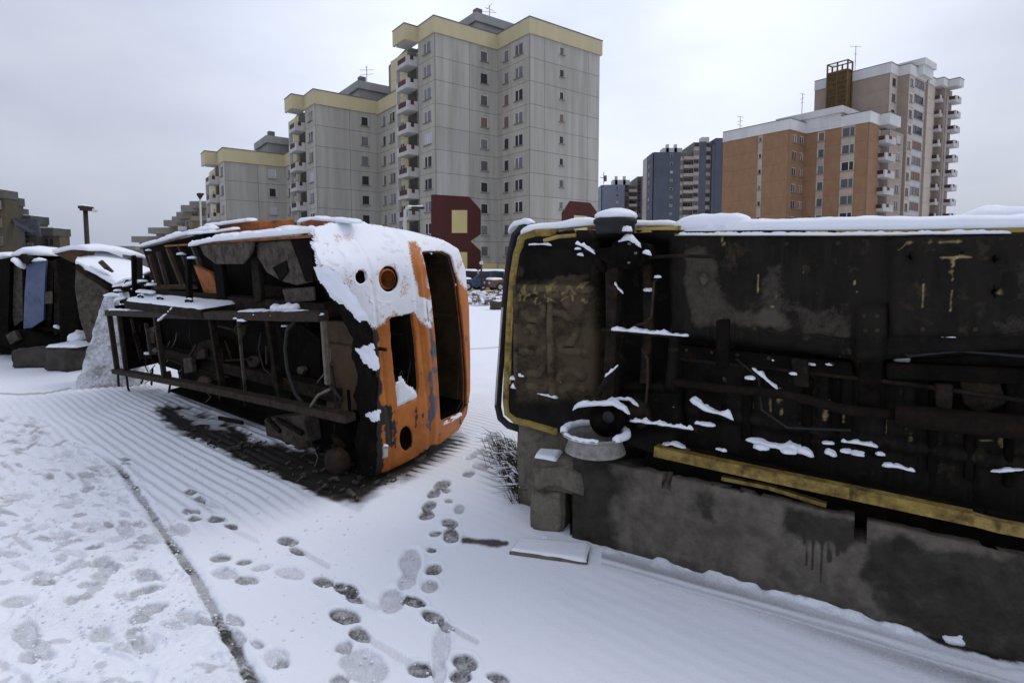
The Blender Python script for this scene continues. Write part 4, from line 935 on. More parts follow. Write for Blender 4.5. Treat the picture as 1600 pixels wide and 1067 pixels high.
SNF = [(486, 380), (494, 352), (530, 344), (570, 346), (640, 358), (700, 374), (720, 388), (730, 430), (727, 445), (712, 420), (703, 398), (690, 391), (655, 391), (653, 400), (668, 462), (676, 500), (670, 506), (645, 484), (604, 492), (582, 506), (566, 488), (547, 458), (520, 427), (498, 417)]
SPK = [(634, 378), (650, 378), (664, 430), (668, 468), (652, 465), (640, 420)]
burn = lambda x, y, u, v: 1.0 * sstep(20, 2, sd_line(x, y, [(560, 482), (575, 520), (581, 556), (584, 645), (582, 742)]) + 16 * (fbm(x / 16, y / 16, 3, 3) - .5)) + .9 * sstep(12, 3, sd_line(x, y, [(604, 640), (606, 690)]) + 12 * (fbm(x / 8, y / 8, 5, 3) - .42)) + .42 * sstep(.56, .70, fbm(x / 3.2, y / 46, 101, 3)) * sstep(500, 540, y) + .30 * sstep(.60, .72, fbm(x / 12, y / 12, 102, 4)) * sstep(500, 530, y) + .8 * sstep(14, 4, sd_line(x, y, [(640, 728), (676, 700)]) + 8 * (fbm(x / 8, y / 8, 6, 3) - .4))
frost = lambda x, y, u, v: np.maximum((.95 - .55 * sstep(6, -6, sd_poly(x, y, SPK)) - .36 * sstep(.50, .70, fbm(x / 17, y / 17, 93, 4))) * sstep(24, -8, sd_poly(x, y, SNF)) - .03, .0) * (1 - sstep(640, 680, y)) + .30 * sstep(8, 0, sd_line(x, y, [(610, 640), (680, 660)]))
scuff = lambda x, y, u, v: .75 * sstep(10, 2, sd_line(x, y, [(668, 505), (674, 545), (672, 600), (673, 640), (668, 665)]) + 14 * (fbm(x / 7, y / 12, 33, 3) - .42)) + .35 * sstep(.62, .72, fbm(x / 10, y / 10, 37, 4))
M['orange'] = attr_mat('orange_van_paint', [('scuff', (.10, .085, .10)), ('burn', (.016, .012, .010)), ('frost', SNOWC)], .55, ((.34, .10, .014), (.52, .168, .026)), 3.5, .2, 30, grain=75, gamt=.5, lo=.44, hi=.60)
fp = trimmed('front_panel', pfront, -.32, 1.72, -.32, 2.12, .016, fsdf, 'orange', van, .02, dict(burn=burn, frost=frost, scuff=scuff), loc=vloc)
nf = -np.array(VA)
def sthick(x, y, u, v):
    d = sd_poly(x, y, SNF) + 13 * (fbm(x / 12, y / 12, 81, 4) - .42)
    hole = np.minimum(np.minimum(H1(x, y), H2(x, y)), np.minimum(sd_poly(x, y, WS), sd_poly(x, y, GRL)))
    d = np.maximum(d, 1.5 - hole)
    spk = sstep(4, -6, sd_poly(x, y, SPK)) + sstep(485, 505, y) * .7
    lump = .5 + .9 * fbm(u * 9, v * 9, 83, 4)
    T = (.021 * np.clip(-d / 12, -.2, 1) ** 1 * lump) + .016 * (fbm(u * 30, v * 30, 91, 3) - .55) - .045 * spk * sstep(.28, .55, fbm(u * 38, v * 38, 85, 3)) 
    T = T - .024 * sstep(.50, .74, fbm(u * 16, v * 16, 87, 5) + .25 * (fbm(u * 70, v * 70, 89, 2) - .5)) * sstep(370, 440, y)
    T = np.where(fsdf(x, y) > 2, -.01, T)
    return T
fl = frost_layer('snow', pfront, -.32, 1.7, .9, 2.12, .011, sthick, nf + np.array((0, 0, .25)), 'snow', van)
for v in (fl,): v.location = -VO
fl2 = frost_layer('snow', pfront, .1, .9, .2, 1.6, .012, lambda x, y, u, v: .02 * np.minimum(1, np.maximum(-1, -(sd_poly(x, y, [(617, 604), (626, 590), (634, 600), (650, 612), (652, 622), (618, 638)]) + 6 * (fbm(x / 6, y / 6, 3, 3) - .5)) / 4)), nf + np.array((0, 0, .3)), 'snow', van); fl2.location = -VO
def vpart(name, mat, build, parent=None, smooth=False, bev=0):
    b = MB(lambda a, v, w_: FO(a, v, w_) - VO); build(b); o = b.build(name, mat, parent or van, smooth); recalc(o.data)
    if bev: bevel(o, bev)
    return o
# windscreen rim, lit inner lip of the opening, snow on the sill of it
def front_pt(px, py):
    lo, hi = 1.5, 12.0; d = ray(px, py)
    for _ in range(40):
        m = (lo + hi) / 2; r = EYEV + d * m - VO; g = r.dot(VA) - float(afront(r.dot(VV), r.dot(VW)))
        if g < 0: lo = m
        else: hi = m
    return EYEV + d * lo
def tube_px(name, mat, pxs, r, parent=None, off=0.0, n=8):
    b = MB(); b.tube([front_pt(*p) - VO + VA * off for p in pxs], r, n); return b.build(name, mat, parent or van, True)
tube_px('windscreen_rim', 'orangepart', WS + WS[:1], .013, off=.02)
tube_px('windscreen_seal', 'rubber', [(700, 397), (712, 436), (721, 515), (726, 590), (726, 630), (718, 644)], .010, off=.05)
snow_sweep(van, [front_pt(*p) + Vector((0, 0, .0)) for p in [(688, 664), (704, 657), (720, 647)]], .06, .03, 5)
def ring_px(cx, cy, rx, ry): return [(cx + rx * math.cos(t), cy + ry * math.sin(t)) for t in np.linspace(0, 2 * math.pi, 25)]
tube_px('lamp_rim', 'orangepart', ring_px(605, 436, 17, 21), .008, off=.0); tube_px('vent_rim', 'orangepart', ring_px(562, 433, 10.5, 11.5), .006, off=.0); tube_px('lamp_rim', 'soot', ring_px(632, 684, 11.5, 20), .007, off=-.002)
tube_px('grille_lip', 'orangepart', GRL + GRL[:1], .007, off=.008); tube_px('grille_slat', 'soot', [(613, 520), (630, 524), (648, 518)], .007, off=.05); tube_px('grille_slat', 'soot', [(616, 585), (636, 600), (652, 590)], .008, off=.06); tube_px('wiring', 'rubber', [(622, 598), (632, 580), (640, 604), (646, 566)], .005, off=.04)
tube_px('windscreen_rubber', 'rubber', WS + WS[:1], .008, off=.004); tube_px('wiper_arm', 'rubber', [(664, 470), (667, 500), (674, 540)], .006, off=-.015); tube_px('panel_seam', 'soot', [(590, 655), (620, 648), (660, 636), (683, 628)], .0035, off=-.001); tube_px('panel_seam', 'soot', [(655, 480), (664, 540), (668, 600), (667, 660)], .0035, off=-.001)
tube_px('gutter', 'orangepart', [(708, 388), (722, 420), (729, 480), (731.5, 560), (731, 612), (726, 645), (714, 669)], .014, off=.02)
b = MB(); c = front_pt(605, 436) - VO; b.lathe([(.072, -.012), (.086, 0), (.084, .05), (.05, .16), (.0, .17)], c, VA, 24); b.build('headlamp_bowl', 'orangepart', van, True)
b = MB(); c = front_pt(632, 684) - VO; b.lathe([(.088, -.008), (.094, .0), (.085, .05), (.02, .08), (0, .08)], c, VA, 24); b.build('headlamp_bowl', 'soot', van, True)
b = MB(); c = front_pt(600, 706) - VO; fx = (front_pt(600, 690) - front_pt(600, 720)).normalized(); fy = (front_pt(610, 706) - front_pt(590, 706)).normalized()
def lampbox(k, d0, d1): return [tuple(c + fx * k * .055 * sx_ + fy * k * .038 * sy_ - VA * d) for d in (d0, d1) for sx_, sy_ in ((-1, -1), (1, -1), (1, 1), (-1, 1))]
QF = [(0, 3, 2, 1), (4, 5, 6, 7), (0, 1, 5, 4), (1, 2, 6, 5), (2, 3, 7, 6), (3, 0, 4, 7)]
b.add(lampbox(1, -.02, .018), QF); il = bevel(b.build('indicator_lamp', 'chrome', van), .006)
b = MB(); b.add(lampbox(.8, .0, .026), QF); bevel(b.build('lens', 'lampglass', il), .008)
snow_sweep(van, [c + VO - VA * .02 + fx * .058 - fy * .03, c + VO - VA * .02 + fx * .058 + fy * .03], .03, .018, 9)
# body shell behind the front: upper and lower sides, roof, all open inside
def shell(name, pts, a0, a1, mat, th=.02):
    def f(b):
        n = len(pts)
        for k in range(n - 1):
            (v0, w0), (v1, w1) = pts[k], pts[k + 1]; dv, dw = v1 - v0, w1 - w0; l = math.hypot(dv, dw); nv, nw = dw / l * th, -dv / l * th
            q = [(v0, w0), (v1, w1), (v1 + nv, w1 + nw), (v0 + nv, w0 + nw)]
            b.prism(q, lambda x, y, d: (d, x, y), a0, a1)
    return vpart(name, mat, f)
shell('upper_side', [(.02, 1.92), (.5, 1.89), (1.1, 1.82), (1.42, 1.68)], .48, 2.72, 'orangepart')
shell('upper_side', [(.34, 1.91), (.9, 1.90), (1.25, 1.82), (1.42, 1.68)], 2.73, 4.55, 'orangepart')
shell('roof', [(1.42, 1.68), (1.5, 1.45), (1.52, 1.0), (1.5, .5), (1.42, .12)], .38, 4.6, 'orangepart')
shell('roof_lining', [(1.38, 1.76), (1.46, 1.48), (1.48, 1.0), (1.46, .5), (1.38, .14)], .42, 4.55, 'inner')
shell('lower_side', [(1.42, .12), (1.2, .02), (.9, -.02), (.1, .0)], .3, 4.6, 'soot')
vpart('floor_sheet', 'soot', lambda b: b.box(.55, 4.6, .50, .53, .06, 1.90)); vpart('undertray', 'soot', lambda b: b.box(1.2, 4.75, .30, .33, -.03, 1.26)); vpart('undertray', 'soot', lambda b: b.box(4.76, 5.45, .30, .33, .22, 1.26))
vpart('tail_sheet', 'soot', lambda b: b.box(5.4, 5.43, -.1, .3, .25, 1.15))
vpart('bulkhead', 'inner', lambda b: b.box(1.75, 1.78, .55, 1.44, .1, 1.84))
for w_ in (.45, 1.0, 1.55): vpart('roof_bow', 'inner', lambda b: b.box(.45, 1.7, 1.40, 1.45, w_ - .02, w_ + .02))
vpart('seat_frame', 'inner', lambda b: (b.box(.95, 1.0, .55, 1.25, .25, .9), b.box(.6, .98, .6, .72, .25, .9)))
vpart('dashboard', 'soot', lambda b: b.box(.28, .5, .66, .80, .15, 1.75), bev=.03)
vpart('steering_column', 'chassis', lambda b: b.tube([(.3, .55, .55), (.62, .95, .55)], .022, 8))
# crumpled charred return behind the front edge
RET = [(494, 418), (522, 426), (547, 458), (563, 484), (578, 520), (585, 556), (588, 600), (586, 650), (586, 700), (584, 745), (556, 742), (560, 715), (553, 690), (562, 655), (553, 620), (560, 585), (548, 556), (552, 530), (536, 500), (520, 474), (505, 452), (494, 436)]
def pret(a, w_): return npos(a, -.02 - .25 * np.clip(w_ - 1.0, 0, 9) ** 1.2 + .05 * (fbm(a * 6, w_ * 6, 9, 3) - .5), w_)
rt = trimmed('bumper_return', pret, -.4, 1.1, -.1, 2.1, .016, lambda x, y: sd_poly(x, y, RET) + 5 * (fbm(x / 8, y / 8, 27, 3) - .5), 'soot', van, .02, loc=vloc)
RSN = [(490, 418), (506, 414), (528, 428), (552, 460), (566, 486), (578, 498), (560, 500), (540, 480), (520, 466), (500, 440)]
def pret2(a, w_): return pret(a, w_) - .012 * nVV
f3 = frost_layer('snow', pret2, -.4, 1.1, .3, 2.1, .013, lambda x, y, u, v: .022 * np.clip(-(sd_poly(x, y, RSN) + 7 * (fbm(x / 8, y / 8, 7, 3) - .5)) / 5, -1, 1), -nVV + np.array((0, 0, .4)), 'snow', van); f3.location = -VO
f4 = frost_layer('snow', pret2, -.4, 1.1, -.1, 1.4, .012, lambda x, y, u, v: .022 * np.clip(-(sd_poly(x, y, [(556, 546), (572, 541), (582, 538), (592, 574), (585, 578), (570, 565)]) + 6 * (fbm(x / 6, y / 6, 8, 3) - .5)) / 4, -1, 1), -nVV * .6 + np.array((0, 0, .5)), 'snow', van); f4.location = -VO
f5 = frost_layer('snow', pret2, -.4, 1.1, -.1, 1.4, .012, lambda x, y, u, v: .022 * np.clip(-(sd_poly(x, y, [(573, 648), (592, 640), (593, 655), (580, 656)]) + 6 * (fbm(x / 6, y / 6, 8, 3) - .5)) / 4, -1, 1), -nVV * .6 + np.array((0, 0, .5)), 'snow', van); f5.location = -VO

# ---- ladder chassis standing proud of the floor
def rail(name, pts, v, ht, dp, mat='railgrey'):
    def f(b):
        P = [opx(px, py, v) for px, py in pts]
        for (a0, w0), (a1, w1) in zip(P, P[1:]):
            h = ht / 2
            b.add([(a0, v - dp / 2, w0 - h), (a1, v - dp / 2, w1 - h), (a1, v - dp / 2, w1 + h), (a0, v - dp / 2, w0 + h), (a0, v + dp / 2, w0 - h), (a1, v + dp / 2, w1 - h), (a1, v + dp / 2, w1 + h), (a0, v + dp / 2, w0 + h)],
                  [(0, 1, 2, 3), (7, 6, 5, 4), (0, 4, 5, 1), (1, 5, 6, 2), (2, 6, 7, 3), (3, 7, 4, 0)])
    return vpart(name, mat, f, bev=.008)
def bar(name, p, q, v, wd=.05, dp=.05, mat='chassis', v2=None):
    v2 = v if v2 is None else v2
    a0, w0 = opx(*p, v); a1, w1 = opx(*q, v2)
    return vpart(name, mat, lambda b: b.beam((a0, v, w0), (a1, v2, w1), wd, dp, VV), bev=.005)
rail('chassis_rail', [(170, 488), (300, 492), (505, 494)], -.16, .075, .10)
rail('chassis_rail', [(180, 579), (300, 601), (430, 628), (548, 653)], -.16, .065, .10)
bar('cross_member', (171, 492), (183, 577), -.16, .05, .06, 'railgrey'); bar('cross_member', (186, 494), (197, 580), -.15, .05, .05, 'railgrey')
bar('cross_member', (243, 494), (257, 591), -.16, .055, .05, 'railgrey'); bar('cross_member', (330, 495), (348, 608), -.10, .05, .06)
bar('cross_member', (372, 497), (383, 612), -.06, .022, .03, 'greypanel'); bar('cross_member', (505, 500), (512, 600), -.10, .035, .04, 'hose')
bar('cross_member', (420, 498), (440, 630), .1, .07, .06)
vpart('inner_rail', 'chassis', lambda b: b.box(.6, 5.2, .12, .24, 1.22, 1.34)); vpart('inner_rail', 'chassis', lambda b: b.box(.6, 5.2, .12, .24, .46, .58))
bar('strut', (205, 497), (210, 520), -.05, .03, .03, 'railgrey'); bar('strut', (210, 520), (222, 560), .05, .05, .05); bar('strut', (228, 505), (236, 555), .05, .04, .04, 'greypanel')
# gear in the frame bays
def lump_px(name, poly, v, th, mat): 
    return vpart(name, mat, lambda b: b.prism([opx(*p, v) for p in poly], lambda x, y, d: (x, d, y), v, v + th), bev=.012)
lump_px('gearbox', [(300, 540), (325, 530), (345, 545), (350, 590), (320, 600), (300, 580)], .12, .22, 'chassis')
lump_px('bracket', [(285, 560), (298, 558), (300, 582), (287, 584)], .02, .06, 'greypanel'); lump_px('bracket', [(305, 548), (318, 545), (320, 560), (306, 562)], .05, .05, 'railgrey')
lump_px('bracket', [(225, 514), (240, 510), (244, 535), (228, 540)], .2, .05, 'greypanel')
lump_px('transmission_tunnel', [(385, 520), (470, 505), (500, 530), (500, 610), (440, 640), (395, 600)], .28, .18, 'soot')
lump_px('cab_floor', [(505, 500), (545, 505), (560, 560), (560, 640), (510, 650)], .18, .05, 'inner')
lump_px('inner_arch', [(440, 585), (520, 640), (550, 690), (545, 742), (470, 735), (400, 690)], .2, .25, 'soot')
lump_px('battery_box', [(412, 655), (475, 648), (482, 700), (420, 706)], .06, .25, 'greypanel')
b = MB(lambda a, v, w_: FO(a, v, w_) - VO); a0, w0 = opx(526, 722, -.05); b.lathe([(.0, -.06), (.09, -.06), (.12, -.03), (.12, .05), (.06, .1)], (a0, -.05, w0), VV, 22); b.build('brake_drum', 'railgrey', van, True)
def hose(name, pxs, v, r, mat):
    return vpart(name, mat, lambda b: b.tube([(opx(px, py, v)[0], v, opx(px, py, v)[1]) for px, py in pxs], r, 7), smooth=True)
hose('hose', [(462, 500), (449, 515), (446, 545), (450, 580), (462, 615), (480, 638), (500, 648)], -.1, .018, 'rubber'); hose('hose', [(481, 648), (487, 632), (497, 617), (515, 608)], -.18, .012, 'hose')
hose('cable', [(408, 520), (404, 545), (412, 575), (430, 592)], .0, .008, 'rubber'); hose('cable', [(490, 700), (497, 715), (488, 738), (478, 748)], -.1, .006, 'hose')
hose('cable', [(515, 600), (532, 622), (528, 650)], -.05, .012, 'rubber'); hose('pipe', [(260, 560), (300, 575), (360, 590)], .1, .014, 'chassis')
# burnt clutter in the bays: pipes, clips, torn sheet
cq = random.Random(17)
for i in range(46):
    px = cq.uniform(192, 545); t_ = (px - 180) / 380; y0_, y1_ = 500, 575 + 72 * t_
    py = cq.uniform(y0_, y1_); v_ = cq.uniform(-.04, .24); sc_ = .55 + .75 * t_
    kind = cq.random()
    if kind < .38: bar('pipe', (px, py), (px + cq.uniform(-14, 14) * sc_, py + cq.uniform(18, 60) * sc_), v_, .018 + .02 * cq.random(), .02, cq.choice(['chassis', 'soot', 'railgrey', 'chassis']))
    elif kind < .58: bar('pipe', (px, py), (px + cq.uniform(25, 80) * sc_, py + cq.uniform(-6, 16)), v_, .016 + .02 * cq.random(), .02, cq.choice(['chassis', 'railgrey']))
    elif kind < .82:
        r_ = cq.uniform(5, 13) * sc_; lump_px('clip', [(px + r_ * cq.uniform(.7, 1.3) * math.cos(a), py + r_ * cq.uniform(.7, 1.3) * math.sin(a)) for a in (0, 1.1, 2.3, 3.3, 4.2, 5.3)], v_, .05, cq.choice(['chassis', 'soot', 'inner', 'railgrey', 'greypanel']))
    else: hose('wire', [(px, py), (px + cq.uniform(-8, 8), py + 14 * sc_), (px + cq.uniform(-14, 14), py + 30 * sc_), (px + cq.uniform(-20, 20), py + 44 * sc_)], v_, .007, cq.choice(['rubber', 'hose', 'rubber']))
for i in range(16):
    px = cq.uniform(330, 560); py = cq.uniform(655, 725) + (px - 330) * .06; v_ = cq.uniform(.0, .2); bar('scrap', (px, py), (px + cq.uniform(-40, 40), py + cq.uniform(-26, 26)), v_, .03 + .03 * cq.random(), .03, cq.choice(['soot', 'chassis', 'chassis', 'inner']))
# spring shackle hanging at the tail
hose('shackle', [(184, 582), (186, 608), (190, 620)], -.14, .016, 'railgrey'); hose('shackle', [(197, 582), (200, 606), (205, 618)], -.14, .014, 'chassis')
a0, w0 = opx(199, 620, -.14); vpart('spring_eye', 'soot', lambda b: b.lathe([(.0, -.06), (.07, -.06), (.085, -.03), (.085, .05), (.0, .06)], (a0, -.14, w0), VV, 16), smooth=True)
# skirts, arches and ribs between the frame and the upper side
lump_px('wheel_arch', [(310, 383), (396, 377), (392, 397), (378, 413), (336, 413), (318, 399)], .0, .03, 'greypanel')
lump_px('wheel_arch', [(398, 379), (487, 373), (489, 440), (462, 446), (440, 440), (416, 426), (402, 402)], .06, .03, 'greypanel')
lump_px('skirt', [(452, 374), (487, 372), (490, 440), (476, 440), (466, 410)], .03, .02, 'soot'); lump_px('arch_stain', [(425, 418), (446, 407), (450, 425), (438, 440)], .045, .012, 'soot')
lump_px('inner_side', [(330, 400), (345, 400), (352, 470), (340, 478)], .1, .05, 'soot'); lump_px('inner_side', [(390, 400), (402, 398), (408, 470), (396, 474)], .1, .05, 'chassis')
lump_px('orange_locker', [(301, 414), (329, 427), (346, 455), (319, 460)], .3, .06, 'orangepart'); lump_px('locker_flap', [(322, 450), (348, 446), (352, 456), (324, 462)], .24, .04, 'orangepart')
lump_px('side_sheet', [(405, 445), (440, 448), (485, 450), (488, 480), (420, 478)], .32, .03, 'chassis'); lump_px('ledge_panel', [(440, 452), (488, 448), (490, 470), (446, 474)], .1, .03, 'greypanel')
for p, q in (((234, 398), (248, 446)), ((247, 393), (262, 448)), ((262, 388), (286, 448)), ((280, 383), (303, 442)), ((300, 380), (318, 430))): bar('rib', p, q, .36, .045, .05, rnd.choice(['greypanel', 'inner', 'railgrey']))
lump_px('lower_rib', [(238, 446), (300, 444), (305, 452), (242, 454)], .34, .05, 'inner'); lump_px('rear_sheet', [(222, 388), (330, 362), (340, 470), (250, 470)], .42, .04, 'soot')
bar('post', (209, 400), (210, 452), -.02, .05, .05, 'soot'); bar('post', (294, 405), (296, 470), -.06, .075, .05, 'soot'); bar('post', (229, 430), (233, 470), .1, .06, .05, 'soot')
lump_px('orange_lip', [(324, 356), (396, 346), (400, 362), (330, 372)], .72, .5, 'orangepart')
lump_px('front_lip', [(468, 348), (480, 343), (520, 346), (524, 354), (500, 360), (474, 356)], .20, .25, 'orangepart')
# junk heaped behind the tail
for k, (px, py) in enumerate([(182, 452), (196, 440), (222, 455), (240, 462), (190, 470)]): 
    a0, w0 = opx(px, py, .1); vpart('scrap', 'soot', lambda b: b.beam((a0, .1, w0), (a0 + rnd.uniform(-.3, .3), .25, w0 + rnd.uniform(-.12, .12)), .09, .07), bev=.01)
# tray with handles on the upper rail
A0, W0 = opx(197, 478, -.2); A1, W1 = opx(316, 476, -.2)
vpart('tool_tray', 'chassis', lambda b: b.box(A1, A0, -.22, .16, W0 - .03, W0 + .07), bev=.01)
snow_quad(van, [FO(A1, -.21, W0 + .072), FO(A0, -.21, W0 + .072), FO(A0, .15, W0 + .072), FO(A1, .15, W0 + .072)], .03, 4)
for px in (222, 252, 296):
    a0, w0 = opx(px, 468, -.1); vpart('tray_handle', 'chassis', lambda b: b.tube([(a0 - .09, -.1, W0 + .08), (a0 - .06, -.12, W0 + .13), (a0 + .05, -.12, W0 + .12), (a0 + .09, -.1, W0 + .08)], .013, 6), smooth=True)
    snow_sweep(van, [FO(a0 - .08, -.11, W0 + .135), FO(a0 + .08, -.11, W0 + .125)], .04, .02, px)
# snow lying on rails and edges
def sv(pxs, v, wd, h, seed): return snow_sweep(van, [FO(opx(px, py, v)[0], v, opx(px, py, v)[1]) for px, py in pxs], wd, h, seed, side=VV)
sv([(174, 485), (215, 486), (262, 488)], -.16, .10, .03, 1); sv([(376, 488), (420, 489), (492, 491)], -.13, .16, .035, 2); sv([(425, 482), (465, 482)], -.05, .1, .045, 3)
sv([(248, 501), (262, 490), (273, 479)], -.2, .05, .025, 4); sv([(372, 500), (384, 501)], -.2, .05, .02, 5); sv([(272, 484), (300, 485)], -.14, .04, .02, 8)
sv([(299, 384), (330, 377), (390, 371), (440, 367), (492, 362)], .0, .12, .055, 6); sv([(340, 372), (400, 366), (470, 358)], .12, .2, .04, 7)
sv([(222, 385), (250, 378), (275, 371)], .36, .14, .05, 9); sv([(262, 374), (300, 365), (335, 358)], .40, .16, .06, 10); sv([(298, 366), (345, 362), (370, 358)], .30, .14, .03, 12)
sv([(325, 355), (360, 350), (396, 345)], .75, .22, .05, 11); sv([(470, 347), (495, 342), (530, 345), (560, 348)], .25, .16, .035, 13)
sv([(322, 352), (340, 358)], .6, .1, .03, 21)
for px, py, v, r in ((283, 398, .2, .05), (232, 392, .3, .04), (300, 404, -.06, .045), (224, 440, .0, .05), (236, 446, .05, .06), (185, 455, .1, .06), (190, 465, .1, .05), (445, 510, -.1, .03), (233, 553, .05, .06), (208, 452, .0, .03), (370, 498, -.2, .03), (500, 492, -.17, .035)):
    a0, w0 = opx(px, py, v); blob(van, FO(a0, v, w0), r, r, r * .45, int(px))
sv([(180, 470), (195, 466)], .0, .1, .03, 31); sv([(196, 447), (218, 440)], .1, .14, .05, 32); sv([(182, 444), (200, 437)], .2, .12, .04, 33); sv([(216, 455), (240, 458)], .0, .1, .03, 34)
tag(van, 'wrecked orange van lying on its side, underside and ladder chassis toward the camera', 'van')

def debris():
    q = random.Random(21); m = MB()
    poly = [(262, 645), (420, 690), (560, 700), (690, 680), (640, 735), (560, 780), (430, 735), (300, 680)]
    for i in range(420):
        px, py = q.uniform(250, 700), q.uniform(640, 785)
        if sd_poly(np.array([px]), np.array([py]), poly)[0] > 4: continue
        g = gnd(px, py); s_ = q.uniform(.006, .028) if q.random() < .9 else q.uniform(.03, .06); a = q.uniform(0, 3.1)
        m.beam(tuple(g - Vector((math.cos(a), math.sin(a), 0)) * s_ + Vector((0, 0, -.01))), tuple(g + Vector((math.cos(a), math.sin(a), q.uniform(-.1, .4))) * s_), s_ * q.uniform(.4, 1.2), s_ * .6)
    M['debris'] = dirty('gravel_and_scraps', (.02, .016, .013), (.10, .085, .07), .9, 40, bump=0); o = m.build('debris', 'debris'); o['kind'] = 'stuff'; tag(o, 'gravel and scraps on the bare ground under the orange van', 'debris')
debris()

# ============================================================ YELLOW VAN on the concrete wall, underside to the camera
B0 = gnd(880, 838); B1 = gnd(1520, 1012); BS = (B1 - B0); BS.z = 0; BS.normalize(); BN = Vector((BS.y, -BS.x, 0))     # along the wall to the right; out towards the camera
nB0, nBS, nBN = np.array(B0), np.array(BS), np.array(BN); UZ = np.array((0, 0, 1.0))
def FB(s, d, z): return B0 + BS * s + BN * d + Vector((0, 0, z))
def bpx(px, py, d):
    X = onplane(px, py, B0 + BN * d, BN); return (X - B0).dot(BS), X.z
def bpos(d): return lambda s, z: nB0 + np.asarray(s)[..., None] * nBS + d * nBN + np.asarray(z)[..., None] * UZ
DP = -.12
yv = empty('yellow_van', FB(0, -.6, .45)); yl = np.array(yv.location)
def bl(b): return b
def ypart(name, mat, build, parent=None, smooth=False, bev=0):
    b = MB(lambda s, d, z: FB(s, d, z) - yv.location); build(b); o = b.build(name, mat, parent or yv, smooth); recalc(o.data)
    if bev: bevel(o, bev)
    return o
M['yellow'] = dirty('yellow_van_paint', (.36, .25, .065), (.46, .34, .11), .55, 6, rust=(.05, .03, .015), rustamt=.40, bump=.2)
M['yellowsill'] = dirty('grimy_yellow_sill', (.20, .135, .032), (.36, .26, .075), .65, 7, streak=.4, rust=(.05, .03, .012), rustamt=.47, bump=.3, spec=.15)
M['yellowdirty'] = dirty('dirty_yellow_paint', (.24, .165, .045), (.36, .26, .08), .65, 9, rust=(.028, .018, .01), rustamt=.46, bump=.25)
UOUT = [(812, 374), (835, 366), (900, 360), (1050, 360), (1300, 361), (1800, 363), (1800, 880), (1600, 838), (1540, 820), (1022, 706), (985, 694), (880, 674), (818, 660), (796, 646), (793, 610), (795, 500), (800, 430)]
BEADS = ([(866, 452), (866, 540), (868, 612)], [(826, 488), (834, 498), (852, 498), (858, 482), (848, 470), (832, 470)], [(872, 462), (888, 458), (893, 478)], [(872, 486), (884, 488), (900, 498), (906, 520), (898, 534), (884, 536)],
               [(822, 546), (850, 548), (858, 540)], [(828, 516), (836, 508), (844, 520), (838, 530)], [(880, 532), (884, 546), (920, 548)], [(826, 580), (848, 582), (856, 570)], [(878, 590), (886, 578), (902, 576), (914, 586)], [(834, 600), (858, 606), (862, 596)], [(884, 606), (900, 600), (918, 604)], [(812, 452), (812, 600)], [(814, 450), (925, 452)])
def beads(x, y):
    b = np.full_like(x, 99.0)
    for L_ in BEADS: b = np.minimum(b, sd_line(x, y, L_))
    return b
def m_rub(x, y, u, v): return .60 * np.exp(-((beads(x, y) - 1) / 3.0) ** 2) * (.35 + 1.1 * fbm(x / 12, y / 12, 77, 3))  # bead highlights painted in, since the relief alone shades too little
def recess(x, y):
    """relief of the underside, metres towards the camera"""
    h = np.zeros_like(x)
    # cab floor pan with pressed beads
    bead = beads(x, y)
    h += .026 * np.exp(-(bead / 4.0) ** 2)
    h += .03 * sstep(8, -4, sd_poly(x, y, [(815, 448), (925, 448), (930, 612), (815, 612)]))
    h -= .05 * sstep(10, -10, sd_poly(x, y, [(820, 385), (925, 378), (925, 440), (815, 440)]))
    h -= .20 * sstep(10, -8, sd_poly(x, y, [(938, 375), (1042, 378), (1046, 500), (1036, 600), (940, 600)]))      # axle bay
    h -= .10 * sstep(8, -8, sd_poly(x, y, [(945, 606), (1060, 610), (1065, 680), (945, 668)]))
    lw = np.interp(x, [1050, 1150, 1350, 1600, 1800], [520, 535, 560, 545, 545])
    h -= .13 * sstep(-9, 9, y - lw) * sstep(1050, 1062, x)                                                        # step down below the upper floor
    h += .05 * sstep(6, -6, sd_poly(x, y, [(1342, 482), (1380, 480), (1378, 720), (1338, 700)]))
    h += .04 * sstep(5, -5, sd_poly(x, y, [(1118, 498), (1142, 496), (1140, 572), (1116, 575)]))
    h += .05 * sstep(7, -7, sd_poly(x, y, [(1395, 376), (1600, 372), (1700, 372), (1700, 520), (1395, 520)]))
    for cx, cy, r in ((1421, 402, 7), (1550, 405, 8), (1550, 455, 9), (1500, 395, 3)): h -= .06 * sstep(2, -2, np.hypot(x - cx, y - cy) - r)
    for xx in (1085, 1240, 1300, 1450): h += .008 * np.exp(-((x - xx) / 5.0) ** 2) * (y < 520)
    for xx in (1210, 1285, 1425, 1470, 1540): h += .02 * np.exp(-((x - xx) / 7.0) ** 2) * sstep(575, 590, y)
    h += .04 * np.exp(-((y - np.interp(x, [1050, 1600], [640, 735])) / 9) ** 2) * sstep(1050, 1075, x)
    return h + .012 * (fbm(x / 40, y / 40, 5, 4) - .5)
def m_film(x, y, u, v): return (.62 * sstep(1040, 1075, x) * sstep(545, 515, y) + .42 * sstep(545, 560, y) * sstep(1050, 1080, x)) * (.3 + 1.25 * fbm(x / 38, y / 60, 103, 5)) + .35 * sstep(.55, .7, fbm(x / 4, y / 50, 105, 3)) * sstep(1040, 1060, x)
